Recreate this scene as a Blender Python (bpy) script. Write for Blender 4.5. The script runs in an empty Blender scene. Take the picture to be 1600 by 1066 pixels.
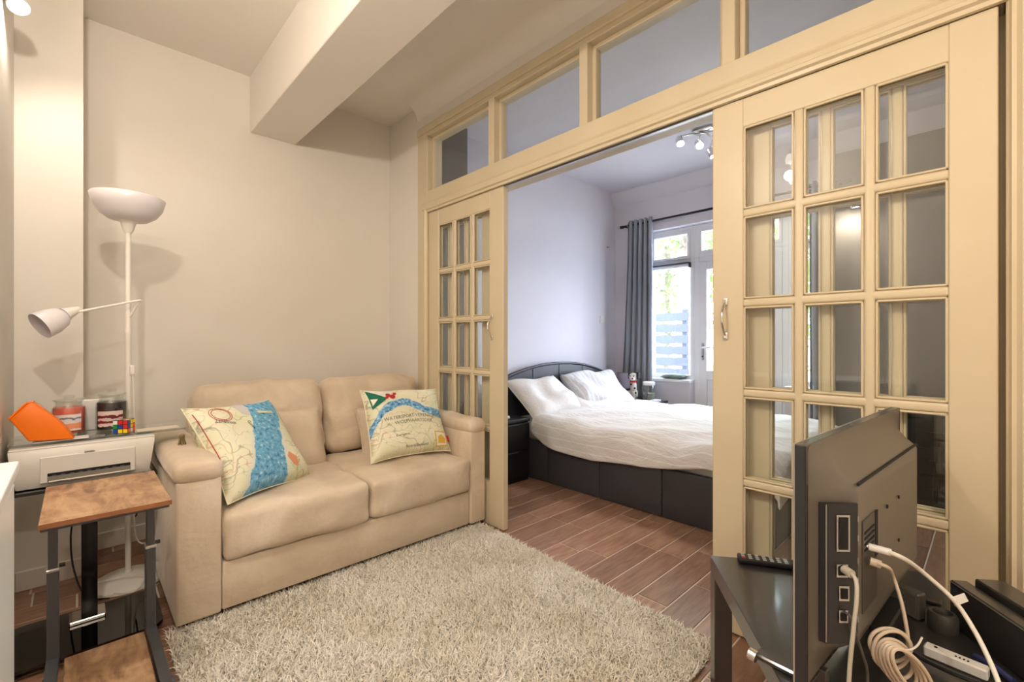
import bpy, bmesh, math, random
import numpy as np
from mathutils import Vector, Matrix, noise as mnoise

random.seed(7); np.random.seed(7)
SC = bpy.context.scene
COL = SC.collection
PI = math.pi

# ------------------------------------------------------------------ camera
F = 714.0; H = 1.12
TH = math.atan((1550.0 - 800.0) / F)            # view direction measured from +X
cam_d = bpy.data.cameras.new('camera')
cam_d.sensor_width = 36.0; cam_d.sensor_fit = 'HORIZONTAL'
cam_d.lens = F / 1600.0 * 36.0
cam_d.clip_start = 0.02; cam_d.clip_end = 200
cam = bpy.data.objects.new('camera', cam_d); COL.objects.link(cam)
cam.location = (0, 0, H); cam.rotation_euler = (PI / 2, 0, TH - PI / 2)
SC.camera = cam

# ------------------------------------------------------------------ world / exposure
W = bpy.data.worlds.new('overcast_sky'); SC.world = W; W.use_nodes = True
bg = W.node_tree.nodes['Background']
bg.inputs[0].default_value = (0.76, 0.83, 1.0, 1); bg.inputs[1].default_value = 19.0
SC.view_settings.view_transform = 'Standard'; SC.view_settings.look = 'None'
SC.view_settings.exposure = 0.28; SC.view_settings.gamma = 1.0
SC.view_settings.use_curve_mapping = False
SC.cycles.use_denoising = True
SC.cycles.max_bounces = 10; SC.cycles.diffuse_bounces = 5; SC.cycles.glossy_bounces = 4
SC.cycles.transparent_max_bounces = 20; SC.cycles.caustics_reflective = False
SC.cycles.sample_clamp_indirect = 6.0

LAMP_WARM = (1.0, 0.88, 0.77)
LIVING_W = 36.0      # main unseen pendant of the living room
REAR_W = 32.0        # added unseen pendant behind the camera, for fill
BED_W = 24.0         # each bedroom spot head

# ------------------------------------------------------------------ helpers
def lin(c):
    c = c / 255.0
    return c / 12.92 if c <= 0.04045 else ((c + 0.055) / 1.055) ** 2.4
def rgb(r, g, b): return (lin(r), lin(g), lin(b), 1.0)

def fx(px, py):
    a = (px - 800.0) / F; b = -(py - 533.0) / F
    f = Vector((math.cos(TH), math.sin(TH), 0)); r = Vector((math.sin(TH), -math.cos(TH), 0))
    return f + a * r + Vector((0, 0, b))
def onX(px, py, X): d = fx(px, py); return Vector((0, 0, H)) + d * (X / d.x)
def onY(px, py, Y): d = fx(px, py); return Vector((0, 0, H)) + d * (Y / d.y)
def onZ(px, py, Z): d = fx(px, py); return Vector((0, 0, H)) + d * ((Z - H) / d.z)

class NT:
    def __init__(s, name):
        s.m = bpy.data.materials.new(name); s.m.use_nodes = True
        s.t = s.m.node_tree; s.n = s.t.nodes; s.l = s.t.links
        s.b = s.n['Principled BSDF']; s.out = s.n['Material Output']
    def new(s, ty, **kw):
        n = s.n.new(ty)
        for k, v in kw.items(): setattr(n, k, v)
        return n
    def link(s, a, b): s.l.new(a, b)
    def coord(s, which='Object', scale=None):
        c = s.new('ShaderNodeTexCoord').outputs[which]
        if scale is not None:
            mp = s.new('ShaderNodeMapping'); mp.inputs['Scale'].default_value = scale
            s.link(c, mp.inputs[0]); return mp.outputs[0]
        return c
    def noise(s, co, scale, detail=3, rough=.5, dist=0):
        n = s.new('ShaderNodeTexNoise'); n.inputs['Scale'].default_value = scale
        n.inputs['Detail'].default_value = detail; n.inputs['Roughness'].default_value = rough
        n.inputs['Distortion'].default_value = dist
        if co is not None: s.link(co, n.inputs['Vector'])
        return n.outputs['Fac']
    def ramp(s, fac, stops, interp='LINEAR'):
        r = s.new('ShaderNodeValToRGB'); r.color_ramp.interpolation = interp
        e = r.color_ramp.elements
        while len(e) < len(stops): e.new(0.5)
        for i, (p, c) in enumerate(stops): e[i].position = p; e[i].color = c
        s.link(fac, r.inputs[0]); return r.outputs[0]
    def math(s, op, a, b=None, c=None, clamp=False):
        n = s.new('ShaderNodeMath', operation=op); n.use_clamp = clamp
        for i, v in enumerate((a, b, c)):
            if v is None: continue
            if isinstance(v, (int, float)): n.inputs[i].default_value = v
            else: s.link(v, n.inputs[i])
        return n.outputs[0]
    def mix(s, fac, a, b, mode='MIX'):
        n = s.new('ShaderNodeMix', data_type='RGBA', blend_type=mode)
        for i, v in ((0, fac), (6, a), (7, b)):
            if isinstance(v, (int, float)): n.inputs[i].default_value = v
            elif isinstance(v, tuple): n.inputs[i].default_value = v
            else: s.link(v, n.inputs[i])
        return n.outputs[2]
    def bump(s, h, strength=.2, dist=.005):
        b = s.new('ShaderNodeBump'); b.inputs['Strength'].default_value = strength
        b.inputs['Distance'].default_value = dist
        s.link(h, b.inputs['Height']); s.link(b.outputs[0], s.b.inputs['Normal'])

def M(name, col, rough=.5, metal=0., col2=None, nscale=6., bump=None, sheen=0., emit=None, spec=None, coat=0.):
    t = NT(name); b = t.b
    b.inputs['Base Color'].default_value = col
    b.inputs['Roughness'].default_value = rough; b.inputs['Metallic'].default_value = metal
    if spec is not None: b.inputs['Specular IOR Level'].default_value = spec
    if coat: b.inputs['Coat Weight'].default_value = coat; b.inputs['Coat Roughness'].default_value = .08
    if sheen: b.inputs['Sheen Weight'].default_value = sheen; b.inputs['Sheen Roughness'].default_value = .4
    if col2 is not None:
        co = t.coord('Object'); n = t.noise(co, nscale, 4)
        t.link(t.ramp(n, [(.35, col), (.68, col2)]), b.inputs['Base Color'])
    if bump:
        co = t.coord('Object'); t.bump(t.noise(co, bump[0], 4), bump[1], bump[2] if len(bump) > 2 else .004)
    if emit: b.inputs['Emission Color'].default_value = emit[0]; b.inputs['Emission Strength'].default_value = emit[1]
    return t.m

def thin_glass(name, tint=(1, 1, 1, 1), ior=1.45, rough=0.0, gain=1.0):
    t = NT(name); t.n.remove(t.b)
    tr = t.new('ShaderNodeBsdfTransparent'); tr.inputs[0].default_value = tint
    gl = t.new('ShaderNodeBsdfGlossy'); gl.inputs['Roughness'].default_value = rough
    gl.inputs[0].default_value = (1, 1, 1, 1)
    lw = t.new('ShaderNodeLayerWeight'); lw.inputs[0].default_value = .5
    f0 = ((ior - 1) / (ior + 1)) ** 2
    f = t.math('MULTIPLY', t.math('ADD', t.math('MULTIPLY', t.math('POWER', lw.outputs['Facing'], 5.0), 1 - f0), f0), gain, clamp=True)
    mx = t.new('ShaderNodeMixShader'); t.link(f, mx.inputs[0]); t.link(tr.outputs[0], mx.inputs[1]); t.link(gl.outputs[0], mx.inputs[2])
    t.link(mx.outputs[0], t.out.inputs[0]); return t.m

# ------------------------------------------------------------------ mesh collector
WM = {}
class MB:
    def __init__(s): s.v = []; s.f = []; s.uv = None
    def add(s, v, f):
        o = len(s.v); s.v += [tuple(p) for p in v]; s.f += [tuple(i + o for i in q) for q in f]; return s
    def box(s, x0, x1, y0, y1, z0, z1, bev=0., seg=1, mat=None):
        if x0 > x1: x0, x1 = x1, x0
        if y0 > y1: y0, y1 = y1, y0
        if z0 > z1: z0, z1 = z1, z0
        v = [(x, y, z) for x in (x0, x1) for y in (y0, y1) for z in (z0, z1)]
        f = [(0, 1, 3, 2), (4, 6, 7, 5), (0, 4, 5, 1), (2, 3, 7, 6), (0, 2, 6, 4), (1, 5, 7, 3)]
        if bev > 0:
            bm = bmesh.new(); bv = [bm.verts.new(p) for p in v]
            for q in f: bm.faces.new([bv[i] for i in q])
            bev = min(bev, .49 * min(x1 - x0, y1 - y0, z1 - z0))
            bmesh.ops.bevel(bm, geom=list(bm.edges), offset=bev, segments=seg, profile=.5, affect='EDGES')
            bm.verts.index_update()
            v = [tuple(p.co) for p in bm.verts]; f = [tuple(p.index for p in q.verts) for q in bm.faces]; bm.free()
        if mat is not None: v = [tuple(mat @ Vector(p)) for p in v]
        return s.add(v, f)
    def lathe(s, prof, c=(0, 0, 0), n=32, mat=None, ax='Z'):
        v = []; f = []
        for (r, z) in prof:
            for i in range(n):
                a = 2 * PI * i / n; p = Vector((r * math.cos(a), r * math.sin(a), z))
                if mat is not None: p = mat @ p
                v.append(tuple(p + Vector(c)))
        k = len(prof)
        for j in range(k - 1):
            for i in range(n):
                i2 = (i + 1) % n
                f.append((j * n + i, j * n + i2, (j + 1) * n + i2, (j + 1) * n + i))
        if prof[0][0] > 1e-6: f.append(tuple(range(n))[::-1])
        if prof[-1][0] > 1e-6: f.append(tuple((k - 1) * n + i for i in range(n)))
        return s.add(v, f)
    def tube(s, pts, r, n=10, smooth=True, closed=False, sub=6):
        pts = [Vector(p) for p in pts]
        if smooth and len(pts) > 2:
            q = []
            m = len(pts)
            rng = range(m if closed else m - 1)
            for i in rng:
                p0 = pts[(i - 1) % m] if (closed or i > 0) else pts[0] * 2 - pts[1]
                p1 = pts[i]; p2 = pts[(i + 1) % m]
                p3 = pts[(i + 2) % m] if (closed or i + 2 < m) else p2 * 2 - p1
                for k in range(sub):
                    t = k / sub
                    q.append(.5 * ((2 * p1) + (p2 - p0) * t + (2 * p0 - 5 * p1 + 4 * p2 - p3) * t * t + (3 * p1 - p0 - 3 * p2 + p3) * t ** 3))
            if not closed: q.append(pts[-1])
            pts = q
        m = len(pts); v = []; f = []; up = None
        for i, p in enumerate(pts):
            a = pts[(i - 1) % m] if (closed or i > 0) else p; b = pts[(i + 1) % m] if (closed or i < m - 1) else p
            t = (b - a).normalized()
            if up is None: up = t.orthogonal().normalized()
            up = (up - t * up.dot(t)).normalized(); w = t.cross(up)
            for k in range(n):
                an = 2 * PI * k / n; v.append(tuple(p + (up * math.cos(an) + w * math.sin(an)) * r))
        for i in range(m if closed else m - 1):
            j = (i + 1) % m
            for k in range(n):
                k2 = (k + 1) % n; f.append((i * n + k, i * n + k2, j * n + k2, j * n + k))
        if not closed: f.append(tuple(range(n))[::-1]); f.append(tuple((m - 1) * n + k for k in range(n)))
        return s.add(v, f)
    def prism(s, prof, y0, y1, axis='Y'):
        """closed 2-D profile [(a,b)...] extruded along an axis"""
        n = len(prof); v = []
        for t in (y0, y1):
            for a, b in prof:
                v.append({'Y': (a, t, b), 'X': (t, a, b), 'Z': (a, b, t)}[axis])
        f = [tuple(range(n)), tuple(range(2 * n - 1, n - 1, -1))]
        for i in range(n): j = (i + 1) % n; f.append((i, i + n, j + n, j))
        return s.add(v, f)
    def soft(s, c, size, r, n=(8, 6, 4), puff=(0, 0, 0), wob=0., wsc=6., seed=0, mat=None):
        """rounded, padded box"""
        hx, hy, hz = [q / 2 for q in size]
        def axis(h, m):
            rr = min(r, h * .98)
            a = [-h + rr * (1 - math.cos(PI / 2 * k / 3)) for k in range(3)]
            b = list(np.linspace(-h + rr, h - rr, m + 1))
            return a + b + [-q for q in a[::-1]]
        A = [axis(hx, n[0]), axis(hy, n[1]), axis(hz, n[2])]
        N = [len(a) - 1 for a in A]; idx = {}; v = []; f = []
        def vid(i, j, k):
            if (i, j, k) in idx: return idx[(i, j, k)]
            p = Vector((A[0][i], A[1][j], A[2][k]))
            hh = (hx, hy, hz)
            inner = Vector([max(-h + min(r, h * .98), min(h - min(r, h * .98), q)) for h, q in zip(hh, p)])
            d = p - inner
            if d.length > 1e-9:
                rr = Vector([min(r, h * .98) for h in hh]); p = inner + Vector([d.normalized()[q] * rr[q] for q in range(3)])
            nx, ny, nz = p.x / hx, p.y / hy, p.z / hz
            p.x += puff[0] * (1 - ny * ny) * (1 - nz * nz) * (1 if nx > 0 else -1) * min(1, abs(nx) * 1.2)
            p.y += puff[1] * (1 - nx * nx) * (1 - nz * nz) * (1 if ny > 0 else -1) * min(1, abs(ny) * 1.2)
            p.z += puff[2] * (1 - nx * nx) * (1 - ny * ny) * (1 if nz > 0 else -1) * min(1, abs(nz) * 1.2)
            if wob:
                q = p * wsc + Vector((seed * 7.1, seed * 3.3, seed))
                w = mnoise.noise_vector(q) * wob; p = p + w
            if mat is not None: p = mat @ p
            idx[(i, j, k)] = len(v); v.append(tuple(p + Vector(c))); return idx[(i, j, k)]
        X, Y, Z = N
        for i in range(X):
            for j in range(Y):
                f.append((vid(i, j, 0), vid(i, j + 1, 0), vid(i + 1, j + 1, 0), vid(i + 1, j, 0)))
                f.append((vid(i, j, Z), vid(i + 1, j, Z), vid(i + 1, j + 1, Z), vid(i, j + 1, Z)))
        for i in range(X):
            for k in range(Z):
                f.append((vid(i, 0, k), vid(i + 1, 0, k), vid(i + 1, 0, k + 1), vid(i, 0, k + 1)))
                f.append((vid(i, Y, k), vid(i, Y, k + 1), vid(i + 1, Y, k + 1), vid(i + 1, Y, k)))
        for j in range(Y):
            for k in range(Z):
                f.append((vid(0, j, k), vid(0, j, k + 1), vid(0, j + 1, k + 1), vid(0, j + 1, k)))
                f.append((vid(X, j, k), vid(X, j + 1, k), vid(X, j + 1, k + 1), vid(X, j, k + 1)))
        return s.add(v, f)
    def mesh(s, name, mat):
        me = bpy.data.meshes.new(name); me.from_pydata(s.v, [], s.f)
        if s.uv:
            l = me.uv_layers.new(name='UVMap')
            for lp in me.loops: l.data[lp.index].uv = s.uv[lp.vertex_index]
        me.materials.append(mat); return me
    def build(s, name, mat, parent=None, smooth=False, world=True, angle=None):
        if parent is not None and world:
            inv = WM[parent].inverted(); s.v = [tuple(inv @ Vector(p)) for p in s.v]
        me = s.mesh(name, mat); o = bpy.data.objects.new(name, me); COL.objects.link(o)
        fixn(me)
        if smooth:
            for p in me.polygons: p.use_smooth = True
            me.set_sharp_from_angle(angle=math.radians(angle or 40))
        if parent is not None: o.parent = parent
        WM[o] = (WM[parent] if parent is not None else Matrix()) @ Matrix()
        return o
def fixn(me):
    bm = bmesh.new(); bm.from_mesh(me); bmesh.ops.recalc_face_normals(bm, faces=bm.faces); bm.to_mesh(me); bm.free()

def tag(o, label=None, cat=None, group=None, kind=None):
    if label: o['label'] = label
    if cat: o['category'] = cat
    if group: o['group'] = group
    if kind: o['kind'] = kind
    return o
def thing(name, label, cat, loc=(0, 0, 0), rotz=0., group=None):
    o = bpy.data.objects.new(name, None); COL.objects.link(o); o.empty_display_size = .05
    o.location = loc; o.rotation_euler = (0, 0, rotz)
    WM[o] = Matrix.Translation(loc) @ Matrix.Rotation(rotz, 4, 'Z')
    return tag(o, label, cat, group)
def struct(name, mb, mat, label=None, parent=None, smooth=False):
    o = mb.build(name, mat, parent, smooth)
    if parent is None: tag(o, label, kind='structure')
    return o
def sthing(name, label, loc=(0, 0, 0)):
    o = bpy.data.objects.new(name, None); COL.objects.link(o); o.location = loc
    WM[o] = Matrix.Translation(loc); return tag(o, label, kind='structure')
def B(*a, **k): return MB().box(*a, **k)

# ------------------------------------------------------------------ materials
m_wall = M('wall_paint', rgb(228, 223, 214), .75, col2=rgb(223, 217, 207), nscale=1.5, bump=(60, .05, .002))
m_bwall = M('bedroom_wall_paint', rgb(226, 224, 233), .75, col2=rgb(220, 218, 228), nscale=1.5, bump=(60, .05, .002))
m_taupe = M('taupe_wall_paint', rgb(114, 106, 100), .7, col2=rgb(108, 101, 95), nscale=2, bump=(60, .05, .002))
m_ceil = M('ceiling_paint', rgb(236, 231, 223), .8, bump=(40, .04, .002))
m_cream = M('cream_gloss_paint', rgb(212, 198, 169), .38, col2=rgb(207, 192, 161), nscale=3, bump=(12, .012, .002))
m_upvc = M('white_window_frame', rgb(236, 238, 243), .35)
m_glass = thin_glass('pane_glass', (.97, .98, .975, 1), 1.45)
m_winglass = thin_glass('window_glass', (.98, .99, .99, 1), 1.4)
m_jar = thin_glass('jar_glass', (.93, .95, .94, 1), 1.5, 0, 1.3)
m_clear = thin_glass('clear_shelf_glass', (.80, .84, .82, 1), 1.5, 0, 1.2)
m_smoke = thin_glass('smoked_black_glass', (.10, .11, .11, 1), 1.6, .01, 1.4)
m_chrome = M('chrome', (.85, .84, .82, 1), .12, 1.)
m_steel = M('brushed_steel', (.6, .6, .6, 1), .3, 1.)
m_suede = None
m_blk = M('black_plastic', rgb(26, 26, 28), .4)
m_blkm = M('black_satin_metal', rgb(34, 34, 36), .35, .3)
m_lack = M('black_brown_lacquer', rgb(48, 46, 45), .30, coat=.6)
m_white = M('white_plastic', rgb(232, 231, 228), .35)
m_lampw = M('white_lamp_metal', rgb(236, 232, 224), .35)
m_dark = M('dark_gap', rgb(12, 11, 10), .8)

def suede():
    t = NT('beige_suede'); co = t.coord('Object')
    n = t.noise(co, 3.2, 5, .6, .6); n2 = t.noise(co, 60, 3)
    c = t.ramp(n, [(.3, rgb(198, 179, 155)), (.55, rgb(214, 197, 174)), (.75, rgb(228, 214, 197))])
    t.link(c, t.b.inputs['Base Color']); t.b.inputs['Roughness'].default_value = .82
    t.b.inputs['Sheen Weight'].default_value = .45; t.b.inputs['Sheen Roughness'].default_value = .35
    t.b.inputs['Sheen Tint'].default_value = (1, .95, .88, 1)
    t.bump(t.math('ADD', n2, t.math('ADD', t.math('MULTIPLY', t.noise(co, 9, 4, .6, 1.), 2.), t.math('MULTIPLY', t.noise(t.coord('Object', (2.2, 2.2, 4.5)), 2.0, 3, .5, 1.6), 3.))), .16, .008)
    return t.m
m_suede = suede()

# ------------------------------------------------------------------ floor with wood-look tiles
def tile_mat():
    t = NT('wood_look_tile'); oi = t.new('ShaderNodeObjectInfo')
    co = t.coord('Object'); add = t.new('ShaderNodeVectorMath', operation='ADD')
    cb = t.new('ShaderNodeCombineXYZ'); t.link(t.math('MULTIPLY', oi.outputs['Random'], 40.), cb.inputs[0]); t.link(t.math('MULTIPLY', oi.outputs['Random'], 17.), cb.inputs[1])
    t.link(co, add.inputs[0]); t.link(cb.outputs[0], add.inputs[1])
    mp = t.new('ShaderNodeMapping'); mp.inputs['Scale'].default_value = (3, 22, 1); t.link(add.outputs[0], mp.inputs[0])
    n = t.noise(mp.outputs[0], 2.2, 6, .6, .5)
    c = t.ramp(n, [(.25, rgb(118, 86, 68)), (.5, rgb(148, 112, 90)), (.8, rgb(172, 138, 114))])
    hv = t.new('ShaderNodeHueSaturation'); t.link(c, hv.inputs['Color'])
    t.link(t.math('ADD', t.math('MULTIPLY', oi.outputs['Random'], .45), .8), hv.inputs['Value'])
    t.link(hv.outputs[0], t.b.inputs['Base Color']); t.b.inputs['Roughness'].default_value = .34
    t.bump(n, .08, .002); return t.m
m_tile = tile_mat()
m_grout = M('grey_grout', rgb(212, 200, 186), .85)
floor = struct('floor', B(-.7, 5.0, -1.6, 3.5, -.12, -.003), m_grout, 'wood look tiled floor running through both rooms')
TWd, TL, G = .1425, .60, .0036
cache = {}
def tile_mesh(w, d):
    k = (round(w, 4), round(d, 4))
    if k not in cache:
        cache[k] = B(-w / 2 + G, w / 2 - G, -d / 2 + G, d / 2 - G, -.012, 0, .0012).mesh('floor_tile', m_tile); fixn(cache[k])
    return cache[k]
y = 2.511 - 20 * TWd; row = 0
while y < 3.3:
    off = [-.31, .10, .42, -.12][row % 4] + .07 * ((row * 5) % 3)
    x = -.7 - TL + (off % TL)
    while x < 4.61:
        a, b = max(x, -.65), min(x + TL, 4.61); c, d = max(y, -.45), min(y + TWd, 3.31)
        skip = b - a < .03 or d - c < .02 or (a > 1.95 and d > 3.03) or (a > 3.0 and b < 4.15 and c > .9 and d < 2.8) or (b < -.2 and c > 2.4) \
            or (a > 1.95 and d < .02) or (b < 0 and c < .3)
        if not skip:
            o = bpy.data.objects.new('floor_tile', tile_mesh(b - a, d - c)); COL.objects.link(o)
            o.location = ((a + b) / 2, (c + d) / 2, 0); o.parent = floor
        x += TL
    y += TWd; row += 1

# ------------------------------------------------------------------ room shell
XP = 1.80                      # living-room face of the glazed partition
CEIL = 2.83; YB = 3.31; YBED = 3.02; XW = 4.62; T = .12
ceiling = struct('ceiling', B(-.8, XW + .4, -1.7, YB + .2, CEIL, CEIL + .15), m_ceil, 'flat painted ceiling over both rooms')
B(.81, 1.09, -1.5, YB, 2.47, CEIL + .01, .004).build('beam', m_ceil, ceiling)
wb = struct('wall_back', B(-.8, 1.9, YB, YB + T, 0, CEIL), m_wall, 'plain cream living room wall behind the sofa')
B(-.66, .022, 3.0, YB, 0, CEIL).build('pier', m_wall, wb)
wl = struct('wall_left', B(-.65 - T, -.65, -1.6, YB, 0, CEIL), m_wall, 'left wall of the living room')
B(-.65, -.203, 2.36, 3.0, 0, CEIL).build('pier', m_wall, wl)
struct('wall_rear', B(-.77, 1.95, -1.5 - T, -1.5, 0, CEIL), m_wall, 'living room wall behind the viewer')
# partition masonry: stub next to the sofa, strip over the transoms, and the part right of the doors
wp = struct('wall_partition', B(XP + .005, XP + .13, 2.89, YB, 0, CEIL), m_wall, 'plastered wall around the glazed cream partition')
B(XP + .005, XP + .13, -.16, 2.89, 2.64, CEIL).build('lintel', m_wall, wp)
B(XP + .005, XP + .13, -1.5, -.16, 0, CEIL).build('pier', m_wall, wp)
def cove(n=8, r=.11):
    p = [(XP + .005, CEIL), (XP + .005, CEIL - r)]
    for i in range(1, n):
        a = PI / 2 * i / n; p.append((XP + .005 - r + r * math.cos(a), CEIL - r + r * math.sin(a)))
    p.append((XP + .005 - r, CEIL)); return p
MB().prism(cove(), 2.9, -1.5, 'Y').build('cove', m_ceil, wp, True)
# bedroom
wbl = struct('wall_bedroom_left', B(XP + .13, 4.36, YBED, YBED + .12, 0, CEIL), m_bwall, 'white bedroom wall behind the headboard')
B(4.36, XW + .2, YBED + .06, YBED + .16, 0, CEIL).build('recess', m_bwall, wbl)
B(4.36, 4.44, YBED, YBED + .06, 2.2, CEIL).build('boxing', m_bwall, wbl)
B(XP + .13, 2.275, 2.91, YBED, 0, CEIL).build('pier', m_taupe, wbl)
struct('wall_bedroom_right', B(XP + .13, XW, -.72, -.6, 0, CEIL), m_taupe, 'taupe bedroom wall on the right')
WT = .26
OY0, OY1, OTOP, SILL = .98, 2.70, 2.34, .70
ww = struct('wall_window', B(XW, XW + WT, OY1, YBED + .16, 0, CEIL), m_bwall, 'white bedroom wall around the garden window')
B(XW, XW + WT, OY0, OY1, OTOP, CEIL).build('lintel', m_bwall, ww)
B(XW, XW + WT, 2.165, OY1, 0, SILL).build('dwarf_wall', m_bwall, ww)
B(XW, XW + WT, OY0, 1.285, 0, SILL).build('dwarf_wall', m_bwall, ww)
struct('wall_window_right', B(XW, XW + WT, -.72, OY0, 0, CEIL), m_taupe, 'taupe painted wall right of the garden window')
MB().prism([(XW, CEIL), (XW, CEIL - .14), (XW - .03, CEIL - .12), (XW - .10, CEIL - .03), (XW - .12, CEIL)], -.6, YBED + .06, 'Y').build('cove', m_bwall, ww, True)
B(XP + .13, XW, -.6, YBED, CEIL - .003, CEIL + .01).build('bedroom_ceiling', m_bwall, ceiling)
# skirting
bb = struct('baseboard_back', B(.03, XP, YB - .015, YB, 0, .09, .004), m_wall, 'white skirting board along the back wall')
struct('baseboard_pier', B(-.2, .035, 2.985, 3.0, 0, .09, .004), m_wall, 'white skirting board around the pier')

# ------------------------------------------------------------------ glazed partition: frame, sliding doors, transoms
HEAD = 2.035
fr = sthing('trim_1', 'cream timber frame and mouldings of the glazed partition', (XP, 1.36, 0))
B(XP, XP + .13, -.026, 2.765, HEAD + .005, 2.185, .004).build('head_rail', m_cream, fr)
B(XP, XP + .13, 2.765, 2.89, 0, 2.64, .004).build('jamb', m_cream, fr)
B(XP, XP + .13, -.16, -.026, 0, 2.64, .004).build('jamb', m_cream, fr)
B(XP, XP + .13, -.026, 2.765, 2.575, 2.640, .004).build('top_rail', m_cream, fr)
B(XP - .012, XP + .01, -.16, 2.885, 2.60, 2.65, .006, 2).build('top_moulding', m_cream, fr)
mold = [(XP + .005, 2.03), (XP - .010, 2.03), (XP - .012, 2.042), (XP - .022, 2.048), (XP - .022, 2.060), (XP - .014, 2.066), (XP - .012, 2.084), (XP - .018, 2.092), (XP - .016, 2.100), (XP + .005, 2.112)]
MB().prism(mold, -.06, 2.80, 'Y').build('head_moulding', m_cream, fr, True)
for (ya, yb) in ((2.755, 2.80), (-.075, -.030)):
    MB().prism([(XP + .005, ya), (XP - .010, ya), (XP - .022, ya + .012), (XP - .022, ya + .02), (XP - .013, ya + .03), (XP - .016, yb - .006), (XP + .005, yb)], 0, 2.05, 'Z').build('side_moulding', m_cream, fr, True)
B(XP - .014, XP + .005, -.155, -.080, 0, 2.6, .006, 2).build('side_moulding', m_cream, fr)
B(XP + .012, XP + .03, .74, 1.98, HEAD - .012, HEAD + .01).build('sliding_track', m_steel, fr)
# transom lights
mull = [2.765, 2.075, 1.385, .695, -.026]
for i in range(1, 4):
    B(XP, XP + .11, mull[i] - .025, mull[i] + .025, 2.18, 2.58, .003).build('mullion', m_cream, fr)
for i in range(4):
    ya, yb = mull[i + 1] + (.025 if i < 3 else 0), mull[i] - (.025 if i > 0 else 0)
    w = sthing('window_%d' % (i + 1), ['glazed transom light nearest the sofa corner', 'second glazed transom light over the left sliding door', 'glazed transom light above the doorway opening', 'glazed transom light above the right sliding door'][i], (XP + .06, (ya + yb) / 2, 2.185))
    s = .022
    for q in (B(XP + .04, XP + .085, ya, ya + s, 2.185, 2.575, .003), B(XP + .04, XP + .085, yb - s, yb, 2.185, 2.575, .003),
              B(XP + .04, XP + .085, ya + s, yb - s, 2.185, 2.185 + s, .003), B(XP + .04, XP + .085, ya + s, yb - s, 2.575 - s, 2.575, .003)):
        q.build('glazing_bead', m_cream, w)
    B(XP + .060, XP + .064, ya + s, yb - s, 2.185 + s, 2.575 - s).build('pane', m_glass, w)
ROWS = 5; ST = .122; MU = .030; PITCH = .337
def glazed_door(name, label, y0, y1, x0, handle_y=None, SA=.122, SB=.122):
    d = sthing(name, label, (x0 + .02, (y0 + y1) / 2, 0)); x1 = x0 + .038
    zt = HEAD - .004; g1 = 1.922; g0 = g1 - ROWS * .307 - (ROWS - 1) * MU; z0 = .008
    B(x0, x1, y0, y0 + SA, z0, zt, .003).build('stile', m_cream, d)
    B(x0, x1, y1 - SB, y1, z0, zt, .003).build('stile', m_cream, d)
    B(x0 + .001, x1 - .001, y0 + SA - .002, y1 - SB + .002, g1, zt, .003).build('top_rail', m_cream, d)
    B(x0 + .001, x1 - .001, y0 + SA - .002, y1 - SB + .002, z0, g0, .003).build('bottom_rail', m_cream, d)
    a, b = y0 + SA, y1 - SB; pw = (b - a - 2 * MU) / 3
    for k in (1, 2):
        c = a + k * pw + (k - 1) * MU
        B(x0 + .002, x1 - .002, c, c + MU, g0 - .004, g1 + .004, .009, 3).build('muntin', m_cream, d, True)
    rows = []
    for k in range(ROWS):
        zb = g1 - (k + 1) * .307 - k * MU; rows.append((zb, zb + .307))
        if k < ROWS - 1: B(x0 + .0025, x1 - .0025, a - .004, b + .004, zb - MU, zb, .009, 3).build('muntin', m_cream, d, True)
    # glazing beads run round each field, then the panes themselves
    pm = B(-.002, .002, -pw / 2, pw / 2, -.1535, .1535).mesh('pane', m_glass)
    bd = MB()
    t = .007
    for sx in (-1, 1):
        xx = (sx * .008, sx * .0165)
        bd.box(xx[0], xx[1], -pw / 2, -pw / 2 + t, -.1535, .1535, .002); bd.box(xx[0], xx[1], pw / 2 - t, pw / 2, -.1535, .1535, .002)
        bd.box(xx[0], xx[1], -pw / 2, pw / 2, -.1535, -.1535 + t, .002); bd.box(xx[0], xx[1], -pw / 2, pw / 2, .1535 - t, .1535, .002)
    bdm = bd.mesh('glazing_bead', m_cream); fixn(bdm)
    for (zb, zt2) in rows:
        for k in range(3):
            c = a + k * (pw + MU) + pw / 2; loc = Vector((x0 + .019, c, (zb + zt2) / 2)) - Vector(d.location)
            for nm, me in (('pane', pm), ('glazing_bead', bdm)):
                o = bpy.data.objects.new(nm, me); COL.objects.link(o); o.parent = d; o.location = loc
    if handle_y is not None:
        h = MB(); zc = 1.205; xx = x0
        h.tube([(xx - .004, handle_y, zc - .062), (xx - .016, handle_y, zc - .048), (xx - .034, handle_y, zc - .02), (xx - .036, handle_y, zc), (xx - .034, handle_y, zc + .02), (xx - .016, handle_y, zc + .048), (xx - .004, handle_y, zc + .062)], .0048, 10)
        for s in (-1, 1):
            h.soft((xx - .003, handle_y, zc + s * .066), (.006, .018, .030), .003, (1, 2, 2))
            h.lathe([(.004, 0), (.003, .003), (0, .004)], (xx - .006, handle_y, zc + s * .072), 10, Matrix.Rotation(-PI / 2, 3, 'Y').to_4x4())
        tag(h.build('handle', m_chrome, d, True), 'bowed chrome pull handle')
    return d
glazed_door('door_1', 'left sliding door with small glass panes, behind the sofa arm', 1.972, 2.760, XP + .008, 2.072)
glazed_door('door_2', 'right sliding door with small glass panes, behind the television', -.012, .757, XP + .008, .707, .098, .114)
glazed_door('door_3', 'fixed glazed panel behind the left sliding door', 2.115, 2.885, XP + .068)
glazed_door('door_4', 'fixed glazed panel behind the right sliding door', -.09, .692, XP + .068)

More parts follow.
